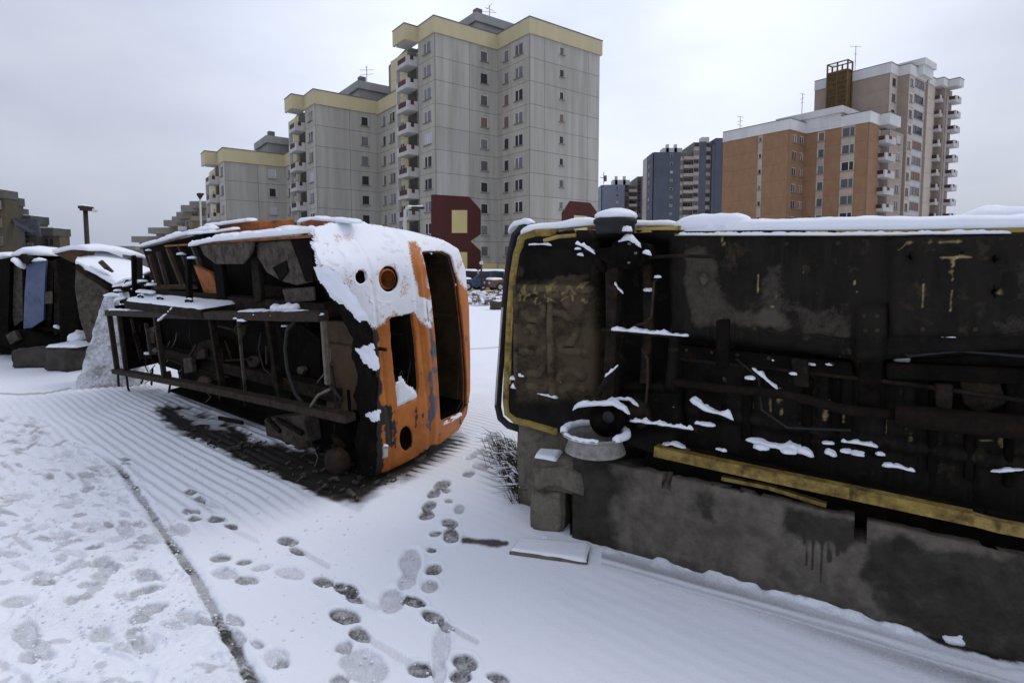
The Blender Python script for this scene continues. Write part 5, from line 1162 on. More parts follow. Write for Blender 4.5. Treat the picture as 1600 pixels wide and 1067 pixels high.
def m_grey(x, y, u, v): return .60 * sstep(12, -12, sd_poly(x, y, [(1062, 384), (1110, 380), (1112, 395), (1128, 440), (1150, 480), (1240, 500), (1242, 520), (1080, 505), (1065, 440)]) + 26 * (fbm(x / 26, y / 26, 2, 4) - .5)) \
    + .55 * sstep(16, -16, sd_poly(x, y, [(1190, 410), (1230, 400), (1232, 500), (1195, 505)]) + 30 * (fbm(x / 20, y / 30, 4, 4) - .5)) + .5 * sstep(14, -10, sd_poly(x, y, [(1230, 470), (1330, 490), (1330, 535), (1260, 530)]) + 26 * (fbm(x / 20, y / 20, 6, 4) - .5)) + .4 * sstep(10, -4, sd_poly(x, y, [(1545, 500), (1600, 490), (1640, 505), (1560, 520)]) + 10 * (fbm(x / 9, y / 9, 7, 3) - .5))
def m_brown(x, y, u, v): return (.62 * sstep(30, -10, sd_poly(x, y, [(815, 445), (930, 450), (935, 620), (812, 620)])) + .4 * sstep(.52, .7, fbm(x / 30, y / 30, 9, 4))) * (.55 + .8 * fbm(x / 14, y / 14, 8, 3))
def m_yel(x, y, u, v):
    d = np.full_like(x, 99.0); wv = 2.4 * (fbm(x / 5, y / 5, 12, 3) - .5)
    for L_, r in (([(1466, 404), (1512, 402)], 3), ([(1484, 406), (1486, 412)], 5), ([(1483, 420), (1481, 484)], 3.2), ([(1441, 436), (1440, 478)], 2.8), ([(1403, 392), (1410, 385), (1430, 380), (1500, 381)], 2), ([(1555, 462), (1562, 458), (1563, 448)], 2.5),
                  ([(1188, 480), (1208, 479)], 2), ([(1216, 455), (1214, 470)], 2.5), ([(1202, 618), (1203, 650)], 3), ([(1212, 612), (1215, 655)], 3), ([(1170, 636), (1172, 645)], 2), ([(1290, 632), (1286, 662)], 4.5), ([(1318, 648), (1316, 668)], 4), ([(1384, 660), (1381, 685)], 1.5),
                  ([(1424, 645), (1423, 682), (1422, 705)], 3), ([(1464, 655), (1461, 715)], 3), ([(1580, 660), (1574, 705)], 8), ([(1555, 660), (1552, 664)], 3), ([(1265, 615), (1264, 630)], 2), ([(1334, 428), (1338, 460)], 1.8), ([(1185, 420), (1186, 460)], 1.6), ([(1313, 402), (1317, 405)], 2), ([(1124, 594), (1127, 602)], 3), ([(1130, 372), (1132, 385)], 2.5), ([(1500, 694), (1600, 700)], 1.2)):
        d = np.minimum(d, sd_line(x, y, L_) - r * .75)
    return .80 * sstep(1.8, -1.8, d + wv * 1.6) * (.6 + .7 * fbm(x / 4, y / 4, 71, 2)) + .55 * sstep(10, 1, sd_poly(x, y, [(820, 448), (920, 448), (920, 470), (820, 470)])) * sstep(.50, .62, fbm(x / 6, y / 6, 14, 3))
def m_snow(x, y, u, v): return .42 * sstep(.74, .84, fbm(x / 4, y / 4, 15, 3)) * sstep(.55, .66, fbm(x / 60, y / 60, 16, 3))
M['underside'] = attr_mat('tarry_van_underside', [('film', (.016, .013, .0098)), ('brown', (.062, .046, .027)), ('rub', (.10, .078, .046)), ('grey', (.07, .06, .047)), ('yel', (.26, .205, .085)), ('sn', SNOWC)], .7, ((.005, .0043, .0036), (.013, .011, .009)), 7, .4, 28, .09, grain=38, gamt=.42)
trimmed('underside', bpos(DP), -.75, 4.2, .42, 2.05, .0125, lambda x, y: sd_poly(x, y, UOUT), 'underside', yv, .02, dict(film=m_film, brown=m_brown, rub=m_rub, grey=m_grey, yel=m_yel, sn=m_snow, disp=lambda x, y, u, v: (recess(x, y), BN)), flip=False, loc=yl)
# body behind: sides, nose and far roof
def ybox(name, mat, s0, s1, d0, d1, z0, z1, bev=.04): return ypart(name, mat, lambda b: b.box(s0, s1, d0, d1, z0, z1), bev=bev)
sL, zT = bpx(812, 374, DP); s5, z5 = bpx(796, 646, DP)
ypart('body_shell', 'yellowdirty', lambda b: b.prism([(sL + .05, zT), (4.2, 1.90), (4.2, .41), (.5, .53), (s5 + .10, z5 - .0), (s5 + .02, z5 + .08), (sL + .0, zT - .06)], lambda s, z, d: (s, d, z), DP - .36, -1.75))
# flange round the floor: yellow edge strip (nose), top lip, sill
def ystrip(name, pxs, d, wd, dp, mat, smooth=False):
    def f(b):
        P = [bpx(px, py, d) for px, py in pxs]
        for (a, z), (a2, z2) in zip(P, P[1:]):
            l = math.hypot(a2 - a, z2 - z); nx, nz = -(z2 - z) / l * wd / 2, (a2 - a) / l * wd / 2; ex, ez = (a2 - a) / l * wd * .15, (z2 - z) / l * wd * .15
            q = [(a - nx - ex, z - nz - ez), (a2 - nx + ex, z2 - nz + ez), (a2 + nx + ex, z2 + nz + ez), (a + nx - ex, z + nz - ez)]
            b.prism(q, lambda s, zz, dd: (s, dd, zz), d, d - dp)
    return ypart(name, mat, f)
def ytube(name, pxs, d, r, mat, dd=None):
    return ypart(name, mat, lambda b: b.tube([(bpx(px, py, d)[0], d, bpx(px, py, d)[1]) for px, py in pxs], r, 10), smooth=True)
ytube('nose_flange', [(870, 364), (838, 364), (818, 371), (808, 395), (802, 430), (797, 490), (794, 560), (791, 625), (793, 645), (806, 656), (830, 662), (872, 674)], DP + .01, .026, 'yellowsill')
ytube('nose_edge', [(822, 366), (812, 385), (806, 420), (802, 470), (799, 530), (797, 600)], DP + .015, .012, 'yellowdirty')
ytube('top_lip', [(850, 376), (872, 370), (900, 368)], DP + .03, .013, 'yellow')
ypart('bumper', 'rubber', lambda b: b.tube([(bpx(px, py, -.3)[0], -.3, bpx(px, py, -.3)[1]) for px, py in [(838, 354), (815, 356), (804, 368), (797, 400), (792, 440), (788, 490), (784, 550), (780, 600), (778, 635), (782, 653), (794, 664), (816, 671)]], .026, 10), smooth=True)
ypart('bumper_trim', 'chrome', lambda b: b.tube([(bpx(px, py, -.27)[0] , -.27, bpx(px, py, -.27)[1]) for px, py in [(785, 480), (781, 545), (777, 600), (775, 632)]], .009, 8), smooth=True)
ystrip('top_lip', [(900, 364), (1060, 357), (1300, 359), (1800, 360)], DP + .02, .03, .12, 'yellow')
ystrip('drip_rail', [(1055, 367), (1300, 367), (1800, 366)], DP + .03, .012, .05, 'yellowdirty')
ystrip('sill', [(1024, 706), (1160, 736), (1330, 772), (1518, 812)], DP + .10, .058, .10, 'yellowsill'); ystrip('sill_end', [(1520, 813), (1560, 824), (1700, 850)], DP + .09, .05, .08, 'yellowdirty')
ystrip('sill_flange', [(1128, 748), (1200, 762), (1290, 790)], DP + .04, .02, .04, 'yellowdirty'); ystrip('sill_top', [(1080, 702), (1300, 752), (1540, 800), (1700, 832)], DP + .04, .03, .04, 'soot')
# front axle: hubs, drums, wheel rim, rods
def ylathe(name, mat, prof, px, py, d, ax, n=28, parent=None):
    s, z = bpx(px, py, d); return ypart(name, mat, lambda b: b.lathe(prof, (s, d, z), ax, n), smooth=True, parent=parent)
ZA = Vector((0, 0, 1))
ylathe('brake_drum', 'rubber', [(0, -.03), (.105, -.03), (.112, -.015), (.112, .02), (.125, .03), (.125, .05), (.105, .06), (0, .06)], 961, 357, .02, ZA)
ylathe('hub', 'soot', [(0, .10), (.045, .10), (.05, .085), (.085, .06), (.095, .03), (.095, -.12)], 980, 396, -.02, BN)
for k in range(5):
    a = k * 1.2566; s, z = bpx(980, 396, .05); ypart('wheel_stud', 'hose', lambda b: b.lathe([(0, .02), (.007, .02), (.007, 0)], (s + .055 * math.cos(a), .055, z + .055 * math.sin(a)), BN, 8))
def ylump(name, poly, d, th, mat, bev=.012): return ypart(name, mat, lambda b: b.prism([bpx(*p, d) for p in poly], lambda s, z, dd: (s, dd, z), d, d - th), bev=bev)
ylump('axle_carrier', [(905, 398), (935, 388), (1012, 380), (1020, 402), (1000, 416), (960, 418), (930, 402)], .02, .12, 'soot'); ylump('radius_arm', [(918, 392), (930, 394), (946, 420), (942, 428), (922, 408)], .03, .05, 'soot')
ylump('axle_beam', [(944, 400), (966, 402), (962, 520), (958, 640), (938, 640), (946, 520)], -.03, .1, 'chassis'); ylump('axle_beam', [(1002, 410), (1016, 410), (1020, 500), (1012, 600), (998, 600), (1004, 500)], -.12, .08, 'chassis')
ytube('brake_pipe', [(1030, 432), (1022, 440), (1020, 470), (1018, 495), (1008, 505), (994, 508)], -.02, .008, 'railgrey'); ytube('brake_pipe', [(1003, 545), (1012, 560), (1012, 600), (1008, 640)], -.04, .008, 'railgrey'); ytube('tie_rod', [(940, 515), (1000, 520), (1060, 526)], .0, .012, 'chassis')
ytube('handbrake_cable', [(1015, 402), (1060, 400), (1120, 401)], .02, .010, 'chassis'); ytube('steering_arm', [(958, 570), (948, 592), (936, 612)], .02, .016, 'chassis')
ylathe('hub', 'soot', [(0, .09), (.05, .09), (.055, .05), (.1, .03), (.105, -.14)], 948, 655, .02, BN); ylathe('hub_bore', 'rubber', [(0, .004), (.03, .004), (.034, .0), (.034, -.01)], 950, 652, .115, BN)
ytube('track_rod', [(982, 656), (1040, 664), (1090, 672)], .02, .014, 'chassis'); ylump('brake_backplate', [(985, 620), (1010, 632), (1018, 660), (1000, 672), (978, 650)], -.02, .06, 'chassis')
rim_s, rim_z = bpx(930, 688, .10)
M['rim'] = dirty('bare_wheel_rim', (.20, .19, .17), (.31, .295, .265), .5, 14, rust=(.10, .07, .045), rustamt=.40, bump=.15)
rm = ypart('wheel_rim', 'rim', lambda b: b.lathe([(.193, .040), (.200, .046), (.196, .052), (.186, .050), (.176, .04), (.172, .028), (.160, .024), (.158, -.012), (.162, -.016), (.166, -.034), (.172, -.038), (.168, -.046), (.174, -.052), (.178, -.06), (.170, -.064), (.164, -.055), (.150, -.02), (.150, .02), (.165, .04), (.186, .050)], (rim_s, .10, rim_z), ZA, 40), smooth=True)
ypart('rim_disc', 'rim', lambda b: b.lathe([(.0, -.035), (.06, -.035), (.08, -.05), (.13, -.055), (.158, -.04)], (rim_s, .10, rim_z - .005), ZA, 32), smooth=True)
ring = [FB(rim_s + .183 * math.cos(t), .10 + .183 * math.sin(t), rim_z + .048) for t in np.linspace(R(150), R(395), 30)]
snow_sweep(yv, ring, .05, .03, 3, rough=.2); snow_sweep(yv, [FB(rim_s + .183 * math.cos(t), .10 + .183 * math.sin(t), rim_z + .046) for t in np.linspace(R(60), R(140), 10)], .035, .018, 8)
ylump('exhaust_bracket', [(1338, 486), (1378, 484), (1378, 520), (1340, 522)], -.06, .05, 'chassis'); ylump('heater_duct', [(1118, 500), (1140, 498), (1138, 575), (1118, 578)], -.05, .04, 'soot'); ylump('heater_duct', [(1344, 502), (1382, 500), (1376, 640), (1340, 636)], -.14, .05, 'soot')
ytube('brake_line', [(1060, 560), (1200, 575), (1420, 600), (1700, 640)], -.17, .012, 'chassis'); ylump('jack_point', [(1088, 430), (1100, 424), (1108, 436), (1098, 448)], -.07, .05, 'greypanel')
ylathe('reflector', 'lampglass', [(0, .012), (.03, .012), (.036, .0)], 1409, 560, -.20, BN, 20)
ylump('rocker', [(1010, 698), (1800, 862), (1800, 915), (1000, 752)], DP - .02, .3, 'soot', .01)  # dark filler added for the shade in the gap between sill and wall
ylump('frame_rail', [(1056, 538), (1330, 566), (1336, 590), (1056, 560)], DP - .04, .08, 'soot'); ylump('frame_rail', [(1384, 566), (1700, 580), (1700, 606), (1384, 592)], DP - .03, .08, 'soot')
for px in (1160, 1255, 1300, 1452, 1510, 1572): ylump('cross_member', [(px, 590), (px + 15, 592), (px + 12, 690 + (px - 1160) * .18), (px - 3, 688 + (px - 1160) * .18)], DP - .07, .05, rnd.choice(['soot', 'chassis', 'soot']))
M['exhaust'] = dirty('rusty_exhaust', (.007, .0055, .0045), (.015, .011, .0085), .85, 12, rust=(.022, .013, .007), rustamt=.45, bump=.4, bscale=40, spec=.08)
ytube('exhaust_pipe', [(1050, 596), (1120, 606), (1230, 616), (1320, 640), (1400, 648)], DP + .0, .026, 'exhaust'); ytube('silencer', [(1398, 648), (1406, 649), (1560, 664), (1700, 676)], DP + .0, .055, 'exhaust'); ytube('brake_line', [(1060, 520), (1110, 512), (1190, 516), (1330, 530)], DP + .015, .008, 'chassis')
ytube('cable', [(1150, 560), (1185, 590), (1190, 640), (1230, 668), (1330, 672)], DP - .02, .007, 'rubber'); ytube('cable', [(1390, 540), (1420, 556), (1500, 548), (1640, 560)], DP + .0, .007, 'rubber')
ylump('bracket', [(1236, 560), (1262, 562), (1264, 606), (1240, 604)], DP + .03, .05, 'chassis'); ylump('bracket', [(1460, 600), (1490, 600), (1488, 650), (1464, 650)], DP - .01, .05, 'chassis'); ylump('torn_plate', [(1500, 596), (1560, 590), (1574, 630), (1530, 650), (1504, 630)], DP - .05, .02, 'chassis'); ylump('torn_plate', [(1086, 596), (1130, 604), (1126, 650), (1096, 660)], DP - .04, .02, 'soot')
bolt_me = MB(); bolt_me.lathe([(0, .012), (.011, .012), (.012, .0), (.012, -.03)], (0, 0, 0), BN, 6); bolt_me = bolt_me.mesh('bolt'); bolt_me.materials.append(M['railgrey'])
for px, py in [(1070, 548), (1110, 552), (1150, 556), (1200, 561), (1250, 566), (1300, 571), (1400, 576), (1450, 580), (1500, 584), (1550, 588), (1590, 592), (1350, 492), (1370, 492), (1352, 514), (1370, 514), (1124, 506), (1134, 506), (1075, 384), (1150, 382), (1230, 381), (1310, 380), (1390, 380), (1470, 378), (1560, 376), (1300, 520), (1180, 512), (1520, 512), (1440, 512), (950, 420), (955, 470), (952, 560), (1008, 440), (1010, 560), (820, 456), (920, 458), (818, 610), (922, 608)]:
    s_, z_ = bpx(px, py, DP); h_ = float(recess(np.array([float(px)]), np.array([float(py)]))[0]); o = bpy.data.objects.new('bolt', bolt_me); COL.objects.link(o); o.parent = yv; o.location = FB(s_, DP + max(h_, -.06) + .012, z_) - yv.location
# snow: cap along the top, ledges and lumps
def ys(pxs, d, wd, h, seed, rough=.55): return snow_sweep(yv, [FB(bpx(px, py, d)[0], d, bpx(px, py, d)[1]) for px, py in pxs], wd, h, seed, side=BN, rough=rough)
TOPZ = [(1054, 362), (1200, 360), (1400, 359), (1580, 356), (1850, 350)]
ys(TOPZ, DP - .1, .30, .070, 1, .16); ys([(1052, 360), (1110, 357), (1180, 356)], DP - .08, .24, .092, 2, .14); ys([(1480, 352), (1600, 348), (1850, 343)], DP - .25, .3, .09, 3, .3); ys([(815, 366), (850, 360), (900, 354), (940, 350)], DP - .06, .17, .055, 4, .2)
ys([(934, 353), (1000, 352), (1062, 352)], DP - .12, .16, .035, 15, .2); ys([(795, 364), (806, 353), (824, 349), (836, 352)], -.32, .09, .04, 5, .2); ys([(1060, 366), (1300, 366), (1580, 363)], DP + .035, .035, .014, 6, .5)
s, z = bpx(961, 357, .02); blob(yv, FB(s, .02, z + .055), .118, .118, .05, 3, amt=.12); ys([(955, 360), (988, 360)], .08, .06, .03, 7)
for pxs, d, wd, h, sd_ in [([(899, 380), (912, 384), (930, 396)], .03, .07, .03, 8), ([(902, 397), (912, 399)], .04, .05, .03, 9), ([(966, 378), (985, 374), (1002, 386)], .02, .10, .05, 10), ([(1004, 394), (1018, 398)], .04, .05, .03, 11), ([(955, 514), (985, 516), (1030, 520), (1076, 524)], .0, .09, .035, 12),
                               ([(798, 604), (815, 606), (845, 614), (872, 621)], DP + .03, .07, .04, 13), ([(895, 640), (905, 634), (925, 632), (960, 630), (984, 646)], .08, .14, .055, 14), ([(984, 656), (1030, 661), (1084, 670)], .03, .055, .028, 16), ([(1078, 624), (1100, 638), (1130, 646), (1146, 655)], -.02, .10, .05, 17),
                               ([(1085, 660), (1118, 664)], .0, .07, .03, 18), ([(1175, 574), (1195, 590), (1216, 608)], -.12, .06, .03, 19), ([(1165, 686), (1200, 694), (1256, 706)], DP + .03, .13, .045, 20), ([(1240, 700), (1272, 712)], DP + .04, .1, .04, 21), ([(1284, 690), (1304, 692)], DP + .0, .07, .03, 22), ([(1288, 705), (1308, 711)], DP + .03, .08, .035, 23),
                               ([(1314, 688), (1345, 691), (1372, 697)], DP, .05, .022, 24), ([(1378, 726), (1400, 727), (1430, 735)], DP + .03, .09, .045, 25), ([(1436, 523), (1460, 524), (1496, 525)], DP + .02, .05, .022, 26), ([(1034, 694), (1050, 692), (1072, 699)], DP + .05, .08, .03, 27), ([(1118, 700), (1136, 704)], DP + .06, .05, .015, 28),
                               ([(945, 588), (958, 578), (966, 570)], .04, .045, .03, 29), ([(960, 622), (985, 624), (998, 634)], .0, .05, .025, 30), ([(1200, 560), (1236, 568)], DP - .05, .03, .012, 31), ([(1548, 735), (1600, 732)], DP, .05, .016, 32), ([(826, 382), (848, 381), (862, 383)], DP + .03, .08, .02, 33), ([(805, 588), (820, 590)], DP + .03, .05, .02, 34), ([(960, 442), (966, 450), (974, 458)], -.02, .03, .02, 35)]:
    ys(pxs, d, wd * .85, h * .75, sd_, .8)
for px, py, d, r in [(1268, 570, DP - .05, .022), (1295, 570, DP - .05, .018), (1013, 455, -.1, .03), (1340, 710, DP + .03, .03), (1322, 706, DP + .03, .025), (1375, 710, DP, .02), (1172, 592, -.1, .025), (1240, 585, -.1, .02), (803, 592, DP + .03, .03), (818, 587, DP + .03, .035), (903, 390, .04, .02), (1028, 434, 0, .02), (1232, 706, DP + .05, .04), (1190, 700, DP + .06, .04)]:
    s, z = bpx(px, py, d); blob(yv, FB(s, d, z), r, r, r * .6, int(px))
tag(yv, 'wrecked yellow van on its side on the concrete wall, tarry black underside facing the camera', 'van')

# ============================================================ CONCRETE WALL UNDER IT AND THE STONES
def m_stain(x, y, u, v):
    s = .8 * sstep(14, -10, sd_poly(x, y, [(1225, 790), (1345, 815), (1340, 850), (1318, 862), (1300, 850), (1262, 846), (1250, 840), (1228, 830)]) + 14 * (fbm(x / 14, y / 10, 2, 4) - .5))
    for xx, y1 in ((1259, 886), (1270, 890), (1284, 908), (1296, 880), (1309, 868)): s = np.maximum(s, .85 * sstep(3.5, 1, np.abs(x - xx) + 3 * (fbm(x / 5, y / 30, 4, 2) - .5)) * (y > 838) * (y < y1))
    s = np.maximum(s, .75 * sstep(20, -14, sd_poly(x, y, [(1350, 830), (1700, 900), (1700, 1100), (1380, 960), (1345, 890)]) + 40 * (fbm(x / 30, y / 30, 6, 4) - .5)))
    s = np.maximum(s, .7 * sstep(16, -10, sd_poly(x, y, [(1085, 765), (1115, 770), (1118, 815), (1095, 812)]) + 14 * (fbm(x / 12, y / 12, 8, 3) - .5)))
    s = np.maximum(s, .95 * sstep(1010, 930, x + 50 * (fbm(x / 30, y / 30, 10, 3) - .5)))  # left end of the wall: its shade painted as darker concrete
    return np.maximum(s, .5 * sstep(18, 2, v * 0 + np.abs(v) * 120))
M['wallconc'] = attr_mat('stained_cast_concrete', [('stain', .34)], .92, ((.078, .068, .055), (.15, .132, .108)), 9, .6, 45, .1, grain=11, gamt=.38)  # the mask holds real stains and the painted shade of the left end
bw = empty('concrete_wall', FB(1.5, -.3, 0)); bwl = np.array(bw.location)
WO = lambda x, y: 0
tops = [bpx(1073, 753, 0)[1], bpx(1598, 873, 0)[1]]
def wall_sdf_sz(s, z):
    f = np.maximum(np.maximum(.05 - s, s - 4.6), np.maximum(z - (.560 - .036 * s), -.06 - z))
    for c, dp in ((bpx(1042, 752, 0)[0], .07), (bpx(1347, 815, 0)[0], .10)): f = np.maximum(f, -np.maximum(np.abs(s - c) - .021, (.535 - .036 * s) - dp - z))
    return f
def make_wall():
    ss = np.arange(.05, 4.61, .0133); zs = np.linspace(0, 1, 44); S_, T_ = np.meshgrid(ss, zs, indexing='ij'); Z_ = -.06 + T_ * (.60 - .036 * S_ + .004 * (fbm(S_ * 9, S_ * 0 + 1, 3, 3) - .5) - .0); F0 = wall_sdf_sz(S_, Z_); ins = F0 < 0
    keep = ins[:-1, :-1] & ins[1:, :-1] & ins[:-1, 1:] & ins[1:, 1:]
    rel = .010 * (fbm(S_ * 7, Z_ * 7, 4, 5) - .5) - .015 * sstep(.03, 0, .535 - .036 * S_ - Z_) - .02 * sstep(.70, .78, fbm(S_ * 12, Z_ * 12, 6, 2)) * .5
    P = bpos(0)(S_, Z_) + rel[..., None] * nBN
    px, py = to_px(P[..., 0], P[..., 1], P[..., 2]); o = lnk('wall_block', grid_mesh('wall_block', P - bwl, keep, dict(stain=m_stain(px, py, S_, Z_))), 'wallconc', bw)
    m = o.modifiers.new('solid', 'SOLIDIFY'); m.thickness = .62; m.offset = 1; return o
make_wall()
tag(bw, 'low stained concrete wall with notched top carrying the yellow van', 'wall')
M['stone'] = dirty('old_concrete_block', (.115, .098, .076), (.19, .165, .13), .92, 9, streak=2, rust=(.05, .042, .034), rustamt=.42, bump=.6, bscale=50)
o = rock('concrete_block', FB(-.02, .14, 0) * 1.0, (.22, .2, .29), math.atan2(BS.y, BS.x) + .25, 2); o.location = gnd(862, 832) + Vector((0, .10, -.01)); tag(o, 'upright concrete block standing on the snow under the wheel rim', 'block')
o = rock('stone_block', o.location + Vector((.08, -.04, .288)), (.40, .26, .20), math.atan2(BS.y, BS.x) + .15, 5, amt=.04, bev=.035); tag(o, 'rough stone lying on top of the upright block, snow on its left corner', 'stone')
so = o; P = at(862, 703, so.location.y - .06)
sn = snow_quad(None, [so.location + Vector(q) for q in ((-.19, -.06, .218), (-.06, -.13, .216), (.0, .05, .218), (-.15, .08, .22))], .018, 3, nx=16, ny=12, edge=.03); sn.parent = so; sn.matrix_parent_inverse = Matrix.Translation(so.location).inverted() if False else (Matrix.Translation(so.location) @ Matrix.Rotation(so.rotation_euler[2], 4, 'Z')).inverted()
o = rock('concrete_block', FB(-.26, -.42, -.02), (.5, .3, .62), math.atan2(BS.y, BS.x), 7, amt=.015); tag(o, 'tall concrete block behind the dead grass, under the nose of the yellow van', 'block')
# thin slab lying in the snow
q = [gnd(795, 868), gnd(918, 884), gnd(922, 856), gnd(812, 848)]
b = MB(); b.add([tuple(p) for p in q] + [tuple(p + Vector((0, 0, .028))) for p in q], QF); me = b.mesh('paving_slab'); recalc(me); sl = bevel(lnk('paving_slab', me, 'stone'), .008)
tag(sl, 'thin broken slab lying flat in the snow, covered white', 'slab'); snow_quad(sl, [p + Vector((0, 0, .029)) for p in q], .012, 8, nx=30, ny=20, edge=.02)
STL = ['largest flat snow covered stone of the pair right of the slab', 'small snow covered stone nearest the upright block at the wall foot', 'tiny snow lump beside the upright block', 'snow lump touching the base of the upright block', 'snow covered stone just right of the pair by the slab',
       'snow covered stone under the drip stain of the wall', 'biggest snow covered stone near the right edge of the picture', 'snow covered stone right of the drip stain at the wall foot', 'snow covered stone between the drip stain and the biggest one']
for k, (px, py, r) in enumerate([(1060, 872, .028), (1042, 858, .02), (1022, 852, .018), (852, 842, .02), (1085, 868, .016), (1215, 905, .03), (1490, 1000, .05), (1305, 935, .035), (1355, 955, .03)]):
    g = gnd(px, py); o = blob(None, g, r, r * .9, r * .7, k + 40, 'snowy_stone'); tag(o, STL[k], 'stone', 'snowy stones along the concrete wall')
# dead grass by the block
M['grass'] = dirty('dead_grass', (.028, .022, .012), (.075, .06, .035), .9, 30, bump=0)
def grass():
    q = random.Random(4); o = empty('dry_grass_tuft', gnd(800, 775)); m = MB(); ms = MB()
    for i in range(620):
        px = q.gauss(808, 13); py = q.uniform(700, 790); px = px + (py - 745) * .35
        g = gnd(px, py); L_ = q.uniform(.06, .26) * (1 if q.random() < .85 else 1.4); a = q.uniform(2.2, 4.2); k = q.uniform(.2, .9); r = q.uniform(.0018, .004)
        p1 = g + Vector((math.cos(a) * L_ * k * .4, math.sin(a) * L_ * .2, L_ * .55)); p2 = g + Vector((math.cos(a) * L_ * k, math.sin(a) * L_ * .4, L_ * (.9 - .5 * k)))
        m.tube([g - o.location, p1 - o.location, p2 - o.location], [r, r * .8, r * .3], 3, False)
        if q.random() < .24:
            ms.tube([p1 - o.location + Vector((0, 0, .005)), p2 - o.location + Vector((0, 0, .006))], [r * 1.6, r * 2.2], 4, True)
    a = m.build('stalks', 'grass', o); a['kind'] = 'stuff'; a = ms.build('snow', 'snow', o, True); a['kind'] = 'stuff'
    tag(o, 'tuft of dead snow dusted grass beside the concrete block under the yellow van', 'grass')
grass()

# ============================================================ LEFT WRECKS
M['bluepaint'] = dirty('blue_grey_paint', (.075, .10, .17), (.11, .14, .22), .6, 4, rust=(.045, .03, .022), rustamt=.36, bump=.2)
M['conc2'] = dirty('rough_concrete', (.035, .031, .026), (.075, .067, .057), .92, 6, bump=.5, bscale=40)
def at_plane(px, py, Y): return at(px, py, Y)
lb = empty('blue_bus_wreck', gnd(60, 560))
LY = 10.4
def lpart(parent, name, poly, Y, th, mat, bev=.01, z=None):
    """slab with the outline of a part at distance Y, th metres deep"""
    P = [at(px, py, Y) - parent.location for px, py in poly]; n = len(P); b = MB()
    b.add([tuple(p) for p in P] + [tuple(p + Vector((-.15 * th, th, 0))) for p in P], [tuple(range(n)), tuple(range(n, 2 * n))[::-1]] + [(i, (i + 1) % n, n + (i + 1) % n, n + i) for i in range(n)])
    me = b.mesh(name); recalc(me); o = lnk(name, me, mat, parent)
    if bev: bevel(o, bev)
    return o
lpart(lb, 'bus_body', [(-60, 402), (100, 400), (112, 412), (118, 470), (112, 540), (60, 556), (-60, 550)], LY + .5, 2.4, 'soot', .05)
lpart(lb, 'blue_panel', [(42, 408), (72, 406), (70, 440), (68, 500), (50, 512), (36, 514), (38, 460)], LY, .06, 'bluepaint'); lpart(lb, 'panel_fold', [(72, 408), (84, 408), (80, 500), (69, 502)], LY + .1, .2, 'chassis')
lpart(lb, 'wheel_arch', [(14, 412), (34, 410), (36, 500), (22, 510), (14, 470)], LY + .2, .1, 'greypanel'); lpart(lb, 'body_rib', [(0, 405), (16, 405), (12, 540), (-6, 540)], LY + .1, .3, 'soot')
lpart(lb, 'number_plate', [(70, 456), (82, 455), (82, 474), (70, 475)], LY - .04, .02, 'greypanel', .003); lpart(lb, 'door_pillar', [(84, 406), (92, 406), (94, 520), (84, 525)], LY + .05, .2, 'chassis')
lpart(lb, 'torn_lip', [(28, 400), (34, 396), (50, 404), (44, 412), (30, 410)], LY - .1, .3, 'chassis'); lpart(lb, 'bumper', [(2, 520), (40, 516), (100, 535), (98, 552), (30, 552), (4, 540)], LY - .1, .5, 'soot', .04)
lpart(lb, 'scrap_sheet', [(8, 524), (22, 516), (30, 530), (16, 538)], LY - .2, .1, 'greypanel'); lpart(lb, 'inner_frame', [(94, 408), (112, 412), (116, 520), (98, 520)], LY + .3, .3, 'soot')
def ls(parent, pxs, Y, wd, h, sd_): return snow_sweep(parent, [at(px, py, Y) for px, py in pxs], wd, h, sd_, side=(0, 1, 0))
ls(lb, [(-70, 408), (-10, 406), (30, 400)], LY + .5, .9, .13, 51); ls(lb, [(25, 400), (55, 398), (98, 400)], LY + .4, .8, .16, 52); ls(lb, [(20, 406), (30, 410), (38, 420)], LY - .1, .25, .1, 53); ls(lb, [(45, 409), (72, 407)], LY, .15, .06, 54)
for k, pxs in enumerate(([(12, 530), (24, 536)], [(84, 510), (96, 514)])): ls(lb, pxs, LY - .05, .10, .05, 80 + k)
for k in range(7):
    x0 = -8 + k * 16 + rnd.uniform(-4, 4); lpart(lb, 'rib', [(x0, 412), (x0 + 4, 411), (x0 + 7 + rnd.uniform(-3, 3), 540), (x0 + 2, 540)], LY + .3, .12, rnd.choice(['chassis', 'railgrey', 'soot']), .005)
lpart(lb, 'cross_rail', [(-20, 470), (110, 466), (110, 473), (-20, 478)], LY + .25, .1, 'railgrey', .005); lpart(lb, 'cross_rail', [(-20, 520), (110, 508), (110, 515), (-20, 528)], LY + .2, .1, 'chassis', .005)
tag(lb, 'burnt out bus wreck with a blue panel at the left edge, snow along its top', 'bus')
